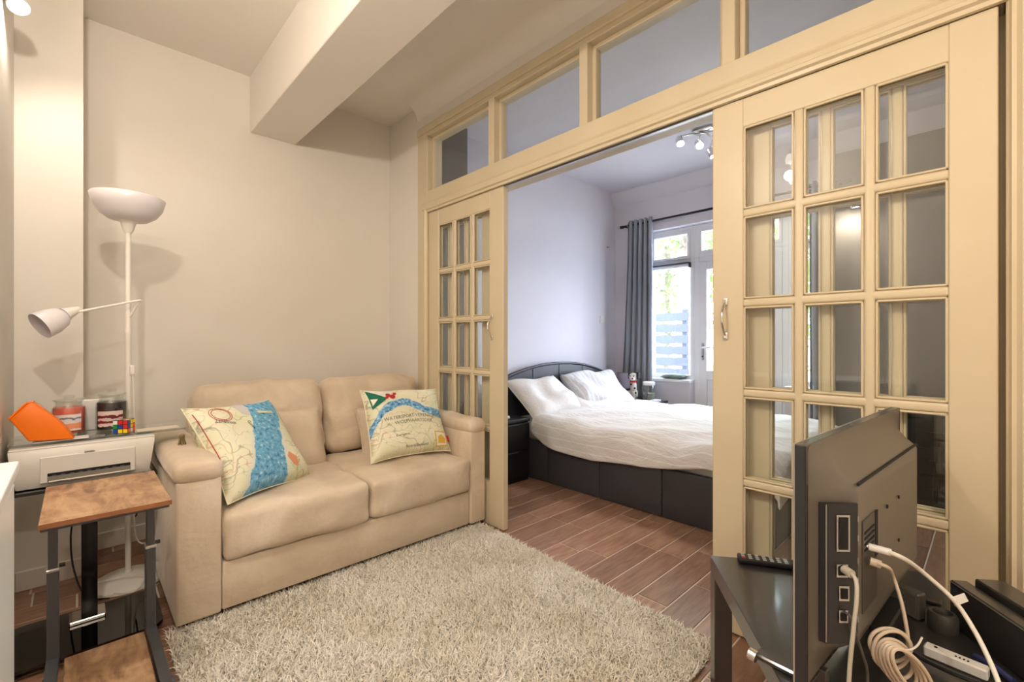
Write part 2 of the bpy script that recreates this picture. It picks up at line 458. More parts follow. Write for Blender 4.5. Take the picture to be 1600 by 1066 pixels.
# ------------------------------------------------------------------ garden window and door
FXa, FXb = XW + .10, XW + .165
def win_frame(par, ya, yb, za, zb, s=.05, xa=FXa, xb=FXb, nm='frame', mat=None):
    mat = mat or m_upvc
    for q in (B(xa, xb, ya, ya + s, za, zb, .004), B(xa, xb, yb - s, yb, za, zb, .004), B(xa, xb, ya + s, yb - s, za, za + s, .004), B(xa, xb, ya + s, yb - s, zb - s, zb, .004)):
        q.build(nm, mat, par)
def win_pane(par, ya, yb, za, zb):
    B((FXa + FXb) / 2 - .003, (FXa + FXb) / 2 + .003, ya, yb, za, zb).build('pane', m_winglass, par)
def gwin(n, label, ya, yb):
    w = sthing('window_%d' % n, label, (FXa, (ya + yb) / 2, SILL))
    win_frame(w, ya, yb, SILL + .01, OTOP, .045)
    B(FXa, FXb, ya + .045, yb - .045, 1.945, 2.0, .004).build('transom', m_upvc, w)
    win_frame(w, ya + .045, yb - .045, 2.0, OTOP - .045, .032, FXa - .012, FXb - .01, 'sash')
    win_pane(w, ya + .07, yb - .07, 2.02, OTOP - .07); win_pane(w, ya + .04, yb - .04, SILL + .05, 1.95)
    B(FXa - .03, FXa + .01, (ya + yb) / 2 - .05, (ya + yb) / 2 + .05, 2.004, 2.018, .004).build('latch', m_upvc, w)
    B(XW - .03, FXa, ya - .005, yb + .005, SILL - .02, SILL + .012, .006, 2).build('sill', m_upvc, w)
    return w
gwin(5, 'white window with top light beside the grey curtain', 2.165, OY1)
gwin(6, 'white window right of the garden door', OY0, 1.285)
bl = thing('roller_blind', 'rolled up white blind in the garden window', 'blind', (FXa - .03, 2.43, 1.93))
MB().tube([(FXa - .03, 2.21, 1.925), (FXa - .03, 2.655, 1.925)], .021, 14, False).build('roll', m_upvc, bl, True)
B(FXa - .055, FXa - .001, 2.205, 2.66, 1.945, 1.957, .003).build('headrail', M('blind_rail', rgb(70, 70, 78), .4), bl)
for yy in (2.20, 2.655): B(FXa - .055, FXa - .002, yy, yy + .008, 1.90, 1.955, .002).build('bracket', m_blk, bl)
d5 = sthing('door_5', 'white garden door with a glazed upper half and silver lever', (FXa, 1.72, 0))
win_frame(d5, 1.285, 2.165, 0, 1.995, .05, nm='frame')
win_frame(d5, 1.335, 2.115, .03, 1.945, .085, FXa - .012, FXb - .012, 'leaf_frame')
win_pane(d5, 1.41, 2.04, .82, 1.87)
B(FXa - .012, FXb - .012, 1.42, 2.03, .72, .815, .004).build('mid_rail', m_upvc, d5)
B(FXa + .005, FXb - .02, 1.41, 2.04, .10, .73, .003).build('lower_panel', m_upvc, d5)
win_frame(d5, 1.285, 2.165, 1.995, OTOP, .05, nm='top_frame')
win_frame(d5, 1.335, 2.115, 2.035, OTOP - .05, .03, FXa - .01, FXb - .01, 'top_sash')
win_pane(d5, 1.36, 2.09, 2.06, OTOP - .07)
hd = B(FXa - .022, FXa - .012, 2.058, 2.082, .92, 1.10, .004).build('handle_plate', m_steel, d5)
MB().tube([(FXa - .02, 2.07, 1.05), (FXa - .05, 2.07, 1.05), (FXa - .055, 2.05, 1.05), (FXa - .055, 1.95, 1.05)], .008, 8).build('lever', m_upvc, hd, True)
MB().lathe([(.008, 0), (.008, .006), (0, .006)], (FXa - .022, 2.07, .96), 10, Matrix.Rotation(-PI / 2, 4, 'Y')).build('keyhole', m_blk, hd, True)
# ================================================================== LIVING ROOM
# ------------------------------------------------------------------ rug
def rug_mat():
    t = NT('shaggy_beige_pile'); co = t.coord('Object')
    n = t.noise(co, 3.0, 3, .6, .8); n2 = t.noise(co, 140, 2)
    c = t.ramp(t.math('ADD', t.math('MULTIPLY', n, .7), t.math('MULTIPLY', n2, .3)), [(.28, rgb(222, 212, 192)), (.46, rgb(238, 232, 218)), (.66, rgb(250, 247, 241))])
    t.link(c, t.b.inputs['Base Color']); t.b.inputs['Roughness'].default_value = .85
    t.b.inputs['Sheen Weight'].default_value = .2; return t.m
m_rug = rug_mat()
rug = thing('shag_rug', 'large shaggy cream beige rug on the floor before the sofa', 'rug', (1.0, 1.4, 0))
RC = [Vector((.235, .60, 0)), Vector((1.685, .69, 0)), Vector((1.775, 2.15, 0)), Vector((.245, 2.15, 0))]
def rp(u, v): return RC[0] * (1 - u) * (1 - v) + RC[1] * u * (1 - v) + RC[2] * u * v + RC[3] * (1 - u) * v
MB().add([rp(0, 0), rp(1, 0), rp(1, 1), rp(0, 1)] + [p + Vector((0, 0, .008)) for p in (rp(0, 0), rp(1, 0), rp(1, 1), rp(0, 1))],
         [(3, 2, 1, 0), (4, 5, 6, 7), (0, 1, 5, 4), (1, 2, 6, 5), (2, 3, 7, 6), (3, 0, 4, 7)]).build('backing', M('rug_backing', rgb(150, 134, 108), .9), rug)
N = 110000
u = np.random.rand(N); v = np.random.rand(N)
P = np.array([[p.x, p.y] for p in RC])
base = (P[0] * ((1 - u) * (1 - v))[:, None] + P[1] * (u * (1 - v))[:, None] + P[2] * (u * v)[:, None] + P[3] * ((1 - u) * v)[:, None])
base -= np.array([1.0, 1.4])
# pile leans in slowly varying directions
ang = 2.2 * np.sin(base[:, 0] * 4.1 + 1.3 * np.sin(base[:, 1] * 3.7)) + 1.7 * np.cos(base[:, 1] * 5.3 + base[:, 0] * 2.1) + np.random.randn(N) * 2.2
ln = .026 * (0.7 + .6 * np.random.rand(N)); lean = .35 + .75 * np.random.rand(N)
dx, dy = np.cos(ang), np.sin(ang); wv = .0018 + .0014 * np.random.rand(N)
wa = np.random.rand(N) * 2 * PI; wx, wy = np.cos(wa) * wv, np.sin(wa) * wv
vs = np.zeros((N, 5, 3))
for k, (hz, ho) in enumerate(((0, 0), (.6, .35), (1., 1.))):
    cx = base[:, 0] + dx * ln * lean * ho; cy = base[:, 1] + dy * ln * lean * ho; cz = .006 + ln * hz * (1.15 - .45 * lean * hz)
    if k < 2:
        sc = 1 - .25 * k
        vs[:, 2 * k] = np.stack([cx - wx * sc, cy - wy * sc, cz], 1); vs[:, 2 * k + 1] = np.stack([cx + wx * sc, cy + wy * sc, cz], 1)
    else: vs[:, 4] = np.stack([cx, cy, cz], 1)
tri = np.array([[0, 1, 3], [0, 3, 2], [2, 3, 4]])
fc = (np.arange(N)[:, None, None] * 5 + tri[None]).reshape(-1)
me = bpy.data.meshes.new('pile'); me.vertices.add(N * 5); me.vertices.foreach_set('co', vs.reshape(-1))
me.loops.add(len(fc)); me.loops.foreach_set('vertex_index', fc.astype(np.int32))
me.polygons.add(N * 3); me.polygons.foreach_set('loop_start', np.arange(0, N * 9, 3, dtype=np.int32))
me.update(calc_edges=True); me.validate(); me.materials.append(m_rug)
pile = bpy.data.objects.new('pile', me); COL.objects.link(pile); pile.parent = rug; pile['kind'] = 'stuff'

# ------------------------------------------------------------------ sofa
SX0, SX1, SYF, SYB = .268, 1.788, 2.11, 3.16
sofa = thing('sofa', 'two-seat beige suede sofa with loose back cushions against the wall', 'sofa', (1.03, 2.6, 0))
B(.42, 1.672, SYF + .012, SYB, .042, .232, .008, 2).build('base', m_suede, sofa, True)
B(.44, 1.66, SYB - .16, SYB, .23, .70, .04, 3).build('back_frame', m_suede, sofa, True)
for (a, b) in ((SX0, .418), (1.674, SX1)):
    arm = B(a, b, SYF, SYB, .040, .585, .012, 3).build('arm', m_suede, sofa, True)
    MB().soft(((a + b) / 2, (SYF + SYB) / 2 - .002, .612), (b - a + .016, SYB - SYF + .02, .085), .036, (4, 14, 2), (0, 0, .012), .006, 7, a).build('arm_pad', m_suede, arm, True, angle=70)
for (a, b, s) in ((.421, 1.046, 1), (1.050, 1.671, 2)):
    MB().soft(((a + b) / 2, 2.445, .333), (b - a, .70, .196), .034, (20, 20, 6), (0, .008, .024), .016, 7.5, s).build('seat_cushion', m_suede, sofa, True, angle=80)
for (a, b, s) in ((.432, 1.088, 3), (1.094, 1.752, 4)):
    mt = Matrix.Rotation(-.20, 4, 'X')
    MB().soft(((a + b) / 2, 2.875, .655), (b - a, .22, .46), .075, (20, 6, 20), (0, .045, .012), .024, 7.5, s, mt).build('back_cushion', m_suede, sofa, True, angle=80)
for x in (.33, 1.73):
    for yy in (2.18, 3.08): MB().lathe([(.022, 0), (.026, .045)], (x, yy, 0), 14).build('foot', m_blk, sofa, True)

# ------------------------------------------------------------------ cushions
def pillow_fn(w, h, t, pinch=.07):
    def f(u, v, side):
        x = w / 2 * u * (1 - pinch * (1 - v * v)); y = h / 2 * v * (1 - pinch * (1 - u * u))
        e = max(0., (1 - u ** 4)) * max(0., (1 - v ** 4))
        return Vector((x, y, side * t / 2 * (e ** .55)))
    return f
def place(c, right, up):
    r = Vector(right).normalized(); u_ = Vector(up); u_ = (u_ - r * u_.dot(r)).normalized(); n = r.cross(u_)
    m = Matrix((r, u_, n)).transposed().to_4x4(); m.translation = Vector(c); return m
def pillow(name, label, cat, mat, c, right, up, w, h, t, n=22, wob=.012, seed=1, group=None, pinch=.07, wsc=7):
    fn = pillow_fn(w, h, t, pinch); m = place(c, right, up)
    def pos(u, v, side):
        p = fn(u, v, side); q = Vector((p.x * wsc + seed * 3, p.y * wsc, seed * 5 + side))
        e = (1 - u ** 4) * (1 - v ** 4)
        p.z += mnoise.noise(q) * wob * (.3 + e); p.y += mnoise.noise(q * .6 + Vector((9, 0, 0))) * wob; p.x += mnoise.noise(q * .6 + Vector((0, 9, 0))) * wob
        return p
    T_ = thing(name, label, cat, tuple(m.translation), 0, group); T_.rotation_euler = m.to_euler(); WM[T_] = m
    mb = MB(); uv = []
    idx = {}
    for side in (1, -1):
        for i in range(n + 1):
            for j in range(n + 1):
                u = -1 + 2 * i / n; v = -1 + 2 * j / n
                edge = i in (0, n) or j in (0, n)
                if side == -1 and edge: idx[(side, i, j)] = idx[(1, i, j)]; continue
                idx[(side, i, j)] = len(mb.v); mb.v.append(tuple(pos(u, v, side))); uv.append(((u + 1) / 2, (v + 1) / 2))
        for i in range(n):
            for j in range(n):
                q = [idx[(side, i, j)], idx[(side, i + 1, j)], idx[(side, i + 1, j + 1)], idx[(side, i, j + 1)]]
                mb.f.append(tuple(q) if side == 1 else tuple(q[::-1]))
    mb.uv = uv
    o = mb.build('cover', mat, T_, True, world=False, angle=85)
    pi = MB().tube([pos(math.cos(a) / max(abs(math.cos(a)), abs(math.sin(a))), math.sin(a) / max(abs(math.cos(a)), abs(math.sin(a))), 1) for a in np.linspace(0, 2 * PI, 65)[:-1]], .0028, 6, False, True)
    pi.build('seam', mat, T_, True, world=False)
    return T_, pos
m_suede2 = m_suede
pillow('scatter_cushion', 'small plain beige cushion leaning behind the blue map cushion', 'cushion', m_suede2, (.86, 2.665, .565), (1, .12, 0), (0, .35, 1), .36, .36, .13, seed=3, group='small beige cushions')
pillow('scatter_cushion', 'small plain beige cushion mostly hidden behind the river map cushion', 'cushion', m_suede2, (1.40, 2.63, .545), (1, -.08, 0), (0, .35, 1), .33, .34, .13, seed=4, group='small beige cushions')

def map_mat(kind):
    t = NT('nautical_map_print_%s' % kind); uv = t.coord('UV')
    sx = t.new('ShaderNodeSeparateXYZ'); t.link(uv, sx.inputs[0]); U, V = sx.outputs[0], sx.outputs[1]
    nz = t.noise(uv, 5, 5, .6); nf = t.noise(uv, 26, 3, .6); vn = t.noise(uv, 2.2, 3, .5, .5)
    land = t.ramp(vn, [(.35, rgb(226, 225, 192)), (.5, rgb(234, 231, 206)), (.65, rgb(214, 220, 182))])
    w = t.math('MULTIPLY', t.math('SUBTRACT', nz, .5), .16)
    if kind == 'sea':
        # broad blue channel running from the top right to the bottom
        c = t.math('ADD', t.math('MULTIPLY', V, .42), .38)         # centre line u
        d = t.math('ABSOLUTE', t.math('ADD', t.math('SUBTRACT', U, c), w))
        wid = t.math('ADD', .185, t.math('MULTIPLY', t.math('ABSOLUTE', t.math('SUBTRACT', V, .55)), .10))
        k = t.math('DIVIDE', d, wid)
    else:
        # narrow wavy river arching across the upper half
        c = t.math('ADD', .66, t.math('MULTIPLY', t.math('SINE', t.math('MULTIPLY', U, 5.2)), .10))
        c = t.math('SUBTRACT', c, t.math('MULTIPLY', t.math('POWER', t.math('SUBTRACT', 1.0, U), 6.0), .30))
        d = t.math('ABSOLUTE', t.math('ADD', t.math('SUBTRACT', V, c), t.math('MULTIPLY', w, .8)))
        k = t.math('DIVIDE', d, .062)
    blue = t.ramp(nf, [(.34, rgb(70, 110, 150)), (.42, rgb(96, 164, 204)), (.6, rgb(128, 188, 220)), (.72, rgb(214, 232, 238))])
    if kind == 'river':
        blue = t.ramp(nf, [(.34, rgb(46, 78, 140)), (.46, rgb(96, 160, 205)), (.6, rgb(150, 196, 226)), (.72, rgb(230, 238, 240))])
    col = t.mix(t.ramp(k, [(.93, (1, 1, 1, 1)), (.99, (0, 0, 0, 1))]), land, blue)
    kh = t.math('MULTIPLY', k, .5)
    shore = t.ramp(kh, [(.495, (0, 0, 0, 1)), (.52, (1, 1, 1, 1)), (.55, (1, 1, 1, 1)), (.60, (0, 0, 0, 1))])
    col = t.mix(t.math('MULTIPLY', shore, .6), col, rgb(216, 226, 228))
    # thin chart lines: contours of noise in brown, red and grey
    for sc, band, cc, amt in ((2.6, .0065, rgb(120, 110, 96), .5), (3.4, .005, rgb(190, 90, 70), .5), (4.5, .007, rgb(130, 144, 120), .4)):
        q = t.noise(uv, sc, 2, .5, .4); e = t.math('ABSOLUTE', t.math('SUBTRACT', q, .5))
        f = t.math('MULTIPLY', t.ramp(e, [(band * .5, (1, 1, 1, 1)), (band, (0, 0, 0, 1))]), amt); f = t.math('MULTIPLY', f, t.ramp(kh, [(.55, (0, 0, 0, 1)), (.6, (1, 1, 1, 1))]))
        col = t.mix(f, col, cc)
    # tiny dark soundings
    vo = t.new('ShaderNodeTexVoronoi'); vo.inputs['Scale'].default_value = 22; t.link(uv, vo.inputs['Vector'])
    col = t.mix(t.math('MULTIPLY', t.ramp(vo.outputs['Distance'], [(.08, (1, 1, 1, 1)), (.13, (0, 0, 0, 1))]), .5), col, rgb(60, 84, 110))
    if kind == 'sea':   # pale town patch at the top and a red compass ring
        pass
    t.link(col, t.b.inputs['Base Color']); t.b.inputs['Roughness'].default_value = .8
    t.bump(t.noise(uv, 180, 2), .1, .002); return t.m
mL, mR = map_mat('sea'), map_mat('river')
pL, posL = pillow('map_cushion', 'nautical map cushion with broad blue channel, propped on the left arm', 'cushion', mL, (.592, 2.385, .632), (.40, .215, -.015), (-.07, .28, .36), .47, .47, .15, seed=5, group='map print cushions')
pR, posR = pillow('map_cushion', 'cream map cushion with narrow blue river and club lettering', 'cushion', mR, (1.415, 2.395, .640), (.47, -.055, -.012), (.03, .215, .375), .49, .43, .15, seed=6, group='map print cushions')
def text_on(parent, pos, txt, u, v, size, mat, name='lettering', rot=0., W_=.47, H_=.45):
    cu = bpy.data.curves.new('t', 'FONT'); cu.body = txt; cu.size = size; cu.align_x = 'CENTER'; cu.resolution_u = 2
    o = bpy.data.objects.new('t', cu); COL.objects.link(o)
    dg = bpy.context.evaluated_depsgraph_get(); me = bpy.data.meshes.new_from_object(o.evaluated_get(dg))
    bpy.data.objects.remove(o); bpy.data.curves.remove(cu)
    mb = MB(); ca, sa = math.cos(rot), math.sin(rot)
    for q in me.vertices:
        x, y = q.co.x * ca - q.co.y * sa, q.co.x * sa + q.co.y * ca
        p = pos(max(-.97, min(.97, u + 2 * x / W_)), max(-.97, min(.97, v + 2 * y / H_)), 1); p.z += .0022; mb.v.append(tuple(p))
    mb.f = [tuple(p.vertices) for p in me.polygons]; bpy.data.meshes.remove(me)
    return mb.build(name, mat, parent, world=False)
def patch_on(parent, pos, pts, mat, name, lift=.0022, n=6):
    """printed patch that follows the cloth: fan of subdivided triangles in (u,v)"""
    mb = MB(); c = (sum(p[0] for p in pts) / len(pts), sum(p[1] for p in pts) / len(pts))
    for i in range(len(pts)):
        A_, B_ = pts[i], pts[(i + 1) % len(pts)]; o = len(mb.v); ix = {}
        for j in range(n + 1):
            for k in range(n + 1 - j):
                s_, t_ = j / n, k / n; q = (c[0] + (A_[0] - c[0]) * s_ + (B_[0] - c[0]) * t_, c[1] + (A_[1] - c[1]) * s_ + (B_[1] - c[1]) * t_)
                p = pos(q[0], q[1], 1); p.z += lift; ix[(j, k)] = len(mb.v); mb.v.append(tuple(p))
        for j in range(n):
            for k in range(n - j):
                mb.f.append((ix[(j, k)], ix[(j + 1, k)], ix[(j, k + 1)]))
                if j + k < n - 1: mb.f.append((ix[(j + 1, k)], ix[(j + 1, k + 1)], ix[(j, k + 1)]))
    return mb.build(name, mat, parent, world=False)
m_ink = M('grey_print_ink', rgb(118, 120, 112), .8); m_inkd = M('dark_print_ink', rgb(70, 74, 72), .8)
m_grn = M('green_print', rgb(20, 110, 84), .8); m_redp = M('red_print', rgb(186, 44, 48), .8); m_whp = M('white_print', rgb(235, 235, 225), .8); m_yel = M('yellow_print', rgb(222, 178, 70), .8)
text_on(pR, posR, 'WATERSPORT VERENIGING', .06, -.02, .030, m_ink, W_=.49, H_=.43)
text_on(pR, posR, 'WOLPHAARTSDIJK', .06, -.17, .030, m_ink, W_=.49, H_=.43)
text_on(pR, posR, 'Noord-Beveland', .05, -.86, .022, m_inkd, W_=.49, H_=.43)
text_on(pR, posR, 'Kortgene', -.30, -.52, .022, m_inkd, W_=.49, H_=.43)
text_on(pL, posL, 'Goes', -.10, .30, .024, m_inkd, rot=-1.3)
text_on(pL, posL, 'Zandkreek', -.58, .45, .022, m_inkd, rot=-.25)
patch_on(pR, posR, [(-.94, .93), (-.90, .36), (-.50, .66)], m_grn, 'pennant')
patch_on(pR, posR, [(-.94, .94), (-.52, .68), (-.26, .92)], m_whp, 'pennant')
patch_on(pR, posR, [(-.90, .66), (-.74, .655), (-.88, .46)], m_whp, 'pennant', .003)
for (a, b, r) in ((-.46, .76, .07), (-.36, .70, .08), (-.28, .79, .05), (-.52, .68, .045)):
    patch_on(pR, posR, [(a + r * math.cos(q), b + r * math.sin(q)) for q in np.linspace(0, 2 * PI, 8)[:-1]], m_redp, 'crest', .003, 2)
patch_on(pR, posR, [(.56, -.93), (.90, -.91), (.91, -.48), (.56, -.47)], m_yel, 'logo_square')
patch_on(pR, posR, [(.59, -.90), (.87, -.88), (.88, -.52), (.59, -.51)], m_whp, 'logo_square', .0028)
patch_on(pR, posR, [(.62, -.84), (.82, -.84), (.85, -.70), (.74, -.58), (.63, -.64)], m_yel, 'logo_shell', .0034)
patch_on(pL, posL, [(-.16, .92), (.02, .95), (.10, .78), (.02, .55), (-.10, .62)], M('grey_town_print', rgb(206, 204, 206), .8), 'town_patch')
patch_on(pL, posL, [(.22, .62), (.62, .56), (.64, .50), (.24, .55)], M('sand_print', rgb(222, 214, 184), .8), 'dam_strip')
patch_on(pL, posL, [(.40, -.55), (.50, -.45), (.62, -.60), (.54, -.80), (.44, -.75)], M('orange_town_print', rgb(214, 150, 110), .8), 'town_patch')
# red fabric tag and a compass ring on the two map cushions
tg = MB(); q = posR(1.0, -.62, 1); tg.box(q.x - .004, q.x + .018, q.y - .018, q.y + .018, q.z - .0015, q.z + .0015, .001); tag(tg.build('fabric_tag', m_redp, pR, world=False), 'small red fabric tag')
for k in (1., .82):
    MB().tube([posL(-.55 + .22 * k * math.cos(a), .68 + .18 * k * math.sin(a), 1) + Vector((0, 0, .001)) for a in np.linspace(0, 2 * PI, 25)[:-1]], .0012, 5, False, True).build('compass_ring', m_redp, pL, world=False)
MB().tube([posL(-.96, v_, 1) + Vector((0, 0, .002)) for v_ in np.linspace(.8, -.3, 10)], .0018, 5).build('red_line', m_redp, pL, world=False)
# tassel showing at the sofa arm behind the map cushion
ts = thing('cord_tassel', 'small olive tassel at the end of the left sofa arm', 'tassel', (.335, 2.46, .655))
tm = M('olive_cord', rgb(128, 112, 74), .9)
MB().soft((.335, 2.46, .70), (.022, .022, .022), .011, (2, 2, 2)).build('knot', tm, ts, True)
for k in range(7):
    a = k * .9; MB().tube([(.335 + .006 * math.cos(a), 2.46 + .006 * math.sin(a), .695), (.335 + .014 * math.cos(a), 2.46 + .014 * math.sin(a), .662)], .003, 5).build('strand', tm, ts, True)

# ------------------------------------------------------------------ floor lamp with reading arm
LX, LY = .172, 2.765
lamp = thing('floor_lamp', 'white uplighter floor lamp with a bowl shade and reading arm', 'floor lamp', (LX, LY, 0))
MB().lathe([(.135, 0), (.14, .006), (.138, .016), (.11, .032), (.05, .042), (.016, .05), (.013, .06)], (LX, LY, 0), 48).build('base', m_lampw, lamp, True)
MB().lathe([(.0115, .05), (.0115, .62), (.0128, .63), (.0128, .65), (.0115, .66), (.0115, 1.15), (.0128, 1.155), (.0128, 1.17), (.0105, 1.18), (.0105, 1.625)], (LX, LY, 0), 16).build('pole', m_lampw, lamp, True)
def sh_mat():
    t = NT('translucent_lamp_shade'); t.b.inputs['Base Color'].default_value = rgb(226, 222, 226); t.b.inputs['Roughness'].default_value = .3
    t.b.inputs['Subsurface Weight'].default_value = .15; t.b.inputs['Subsurface Radius'].default_value = (.05, .05, .05); return t.m
m_shade = sh_mat()
tilt = Matrix.Rotation(.01, 4, 'Y')
MB().lathe([(.012, 0), (.020, .012), (.030, .05), (.045, .062)], (LX, LY, 1.62), 24, tilt).build('shade_cup', m_lampw, lamp, True)
MB().lathe([(.040, .055), (.075, .062), (.105, .085), (.128, .12), (.139, .165), (.1375, .167), (.125, .122), (.10, .09), (.07, .07), (.038, .063)], (LX, LY, 1.62), 48, tilt).build('bowl_shade', m_shade, lamp, True, angle=60)
ra = MB().tube([(LX, LY, 1.225), (LX + .012, LY - .012, 1.245), (LX + .030, LY - .03, 1.288), (LX + .034, LY - .035, 1.303), (LX + .02, LY - .045, 1.303), (-.035, LY - .09, 1.232)], .0052, 10, True, sub=8).build('reading_arm', m_lampw, lamp, True)
dr = Vector((-.78, -.36, -.50)).normalized(); zq = Vector((0, 0, 1)).rotation_difference(dr).to_matrix().to_4x4()
MB().lathe([(.010, -.045), (.016, -.03), (.024, 0), (.030, .012)], (-.028, LY - .088, 1.236), 20, zq).build('reading_cup', m_lampw, ra, True)
MB().lathe([(.024, .0), (.040, .015), (.052, .05), (.055, .095), (.0535, .095), (.050, .05), (.038, .018), (.02, .006)], (-.034, LY - .090, 1.228), 28, zq).build('reading_shade', m_shade, ra, True, angle=60)
MB().soft((LX + .014, LY - .014, .985), (.020, .018, .045), .006, (2, 2, 3)).build('switch', m_lampw, lamp, True)
MB().tube([(LX + .016, LY - .016, .965), (LX + .02, LY - .012, .80), (LX + .018, LY - .01, .45), (LX + .03, LY - .02, .20), (LX + .09, LY - .03, .17), (LX + .13, LY + .10, .10), (LX + .10, LY + .2, .02)], .003, 6).build('cable', m_lampw, lamp, True)
MB().tube([(LX - .13, LY - .02, .045), (LX - .02, LY - .06, .055), (LX + .05, LY - .10, .05), (LX + .01, LY - .17, .02), (LX - .06, LY - .21, .055)], .0025, 6).build('cable', m_lampw, lamp, True)

# ------------------------------------------------------------------ glass shelf unit with printer
gs = thing('glass_stand', 'black glass stand with a central post holding the printer', 'stand', (.04, 2.48, 0))
def rslab(x0, x1, y0, y1, z0, z1, r=.03, n=5):
    p = []
    for (cx, cy, a0) in ((x1 - r, y1 - r, 0), (x0 + r, y1 - r, 90), (x0 + r, y0 + r, 180), (x1 - r, y0 + r, 270)):
        for k in range(n + 1):
            a = math.radians(a0 + 90 * k / n); p.append((cx + r * math.cos(a), cy + r * math.sin(a)))
    return MB().prism(p, z0, z1, 'Z')
rslab(-.19, .245, 2.195, 2.535, .028, .038, .05).build('base_glass', m_smoke, gs)
for (xx, yy) in ((-.15, 2.24), (.20, 2.24), (-.15, 2.49), (.20, 2.49)): MB().lathe([(.016, 0), (.016, .028)], (xx, yy, 0), 14).build('foot', m_blk, gs, True)
B(.012, .060, 2.455, 2.485, .038, .545, .004, 2).build('post', M('speckled_black_metal', rgb(46, 46, 46), .25, .7, col2=rgb(20, 20, 20), nscale=30), gs, True)
B(-.022, .082, 2.40, 2.50, .038, .052, .003).build('chrome_bracket', m_chrome, gs)
B(-.015, .085, 2.40, 2.51, .530, .545, .003).build('chrome_bracket', m_chrome, gs)
rslab(-.20, .252, 2.462, 2.80, .545, .556, .02).build('printer_shelf', m_smoke, gs)
for xx in (-.175, .225): B(xx - .012, xx + .012, 2.74, 2.765, .556, .716, .004).build('shelf_riser', m_blkm, gs)
rslab(-.19, .365, 2.545, 2.80, .716, .724, .012).build('top_shelf', m_clear, gs)
# printer
PY = 2.492
pr = thing('printer', 'white inkjet printer on the glass stand beneath jars', 'printer', (.035, 2.6, .556))
m_pr = M('printer_shell', rgb(218, 214, 207), .42, bump=(120, .03, .001))
prof = [(PY + .012, .560), (PY + .002, .585), (PY - .004, .640), (PY - .002, .690), (PY + .010, .706), (PY + .20, .708), (PY + .24, .700), (PY + .245, .560)]
sh = MB()
# body swells slightly outward to the top: stack of cross-sections along X
secs = [(-.150, .0, .90), (-.172, .35, .97), (-.185, 1, 1.), (.232, 1, 1.), (.247, .45, .98), (.232, 0, .9)]
xs = [(-.178, .86), (-.184, .93), (-.186, .985), (-.180, 1.0), (.0, 1.0), (.236, 1.0), (.244, .985), (.243, .93), (.236, .86)]
vv = []; ff = []; npf = len(prof)
for (xx, s) in xs:
    for (yy, zz) in prof: vv.append((xx + .02 * ((.706 - zz) / .146) * (1 if xx < 0 else -1) * (1 if abs(xx) > .1 else 0), PY + .12 + (yy - PY - .12) * s, .632 + (zz - .632) * s))
for i in range(len(xs) - 1):
    for j in range(npf):
        k = (j + 1) % npf; ff.append((i * npf + j, i * npf + k, (i + 1) * npf + k, (i + 1) * npf + j))
ff.append(tuple(range(npf))); ff.append(tuple((len(xs) - 1) * npf + j for j in range(npf)))
MB().add(vv, ff).build('body', m_pr, pr, True)
B(-.186, .245, PY + .012, PY + .235, .705, .7125, .003).build('scanner_lid', m_pr, pr)
fp = B(-.102, .178, PY - .0085, PY, .578, .676, .002).build('front_panel', m_pr, pr)
B(-.082, .162, PY - .0115, PY - .006, .602, .614, .002).build('output_slot', m_dark, fp); B(-.082, .162, PY - .0125, PY - .006, .582, .602, .001).build('tray', M('grey_tray', rgb(128, 126, 116), .4), fp)
B(-.080, .162, PY - .016, PY - .004, .578, .585, .002).build('tray_lip', m_chrome, fp)
for k in range(9): B(-.07 + k * .025, -.058 + k * .025, PY - .0135, PY - .008, .602, .606).build('roller', M('grey_roller', rgb(90, 90, 92), .5) if k == 0 else bpy.data.materials['grey_roller'], fp)
B(.022, .052, PY - .0095, PY - .002, .679, .6825).build('name_slot', m_steel, pr)
# things on top
GT = .7245
ob = thing('storage_box', 'orange plastic tub lying tilted above the printer', 'tub', (-.09, 2.57, .7275))
m_or = M('orange_plastic', rgb(248, 122, 12), .38)
tp = [onY(px, py, 2.60) for (px, py) in ((46, 688), (116, 684), (96, 660), (54, 628), (44, 630), (17, 655))]
cy0 = Vector((0, 2.60, 0)); q0 = min(p.z for p in tp)
bm = bmesh.new()
f0 = [bm.verts.new((p.x, 2.535, p.z - q0 + .7277)) for p in tp]; f1 = [bm.verts.new((p.x * 1.0 + .004, 2.60, (p.z - q0) * .97 + .7277)) for p in tp]
bm.faces.new(f0); bm.faces.new(f1[::-1])
for i in range(6): bm.faces.new((f0[i], f1[i], f1[(i + 1) % 6], f0[(i + 1) % 6]))
bmesh.ops.recalc_face_normals(bm, faces=bm.faces); bmesh.ops.bevel(bm, geom=list(bm.edges), offset=.006, segments=3, profile=.5, affect='EDGES')
bm.verts.index_update(); tb_ = MB().add([tuple(p.co) for p in bm.verts], [tuple(p.index for p in q.verts) for q in bm.faces]); bm.free()
tb_.build('tub', m_or, ob, True, angle=35)
lidp = [tp[5].lerp(tp[4], 0.), tp[4], tp[3]]
MB().tube([(p.x - .002, 2.537, p.z - q0 + .7290) for p in (tp[5], tp[4], tp[3])] + [(p.x - .002, 2.598, (p.z - q0) * .97 + .7290) for p in (tp[3], tp[4], tp[5])], .0035, 8, False, True).build('rim', m_or, ob, True)
pp = thing('paper_stack', 'thin white folded paper under the orange tub', 'paper', (-.07, 2.56, GT)); B(-.125, .035, 2.546, 2.61, GT, .7262).build('sheet', m_white, pp); B(-.122, .032, 2.548, 2.61, .7262, .7275).build('sheet', m_white, pp)
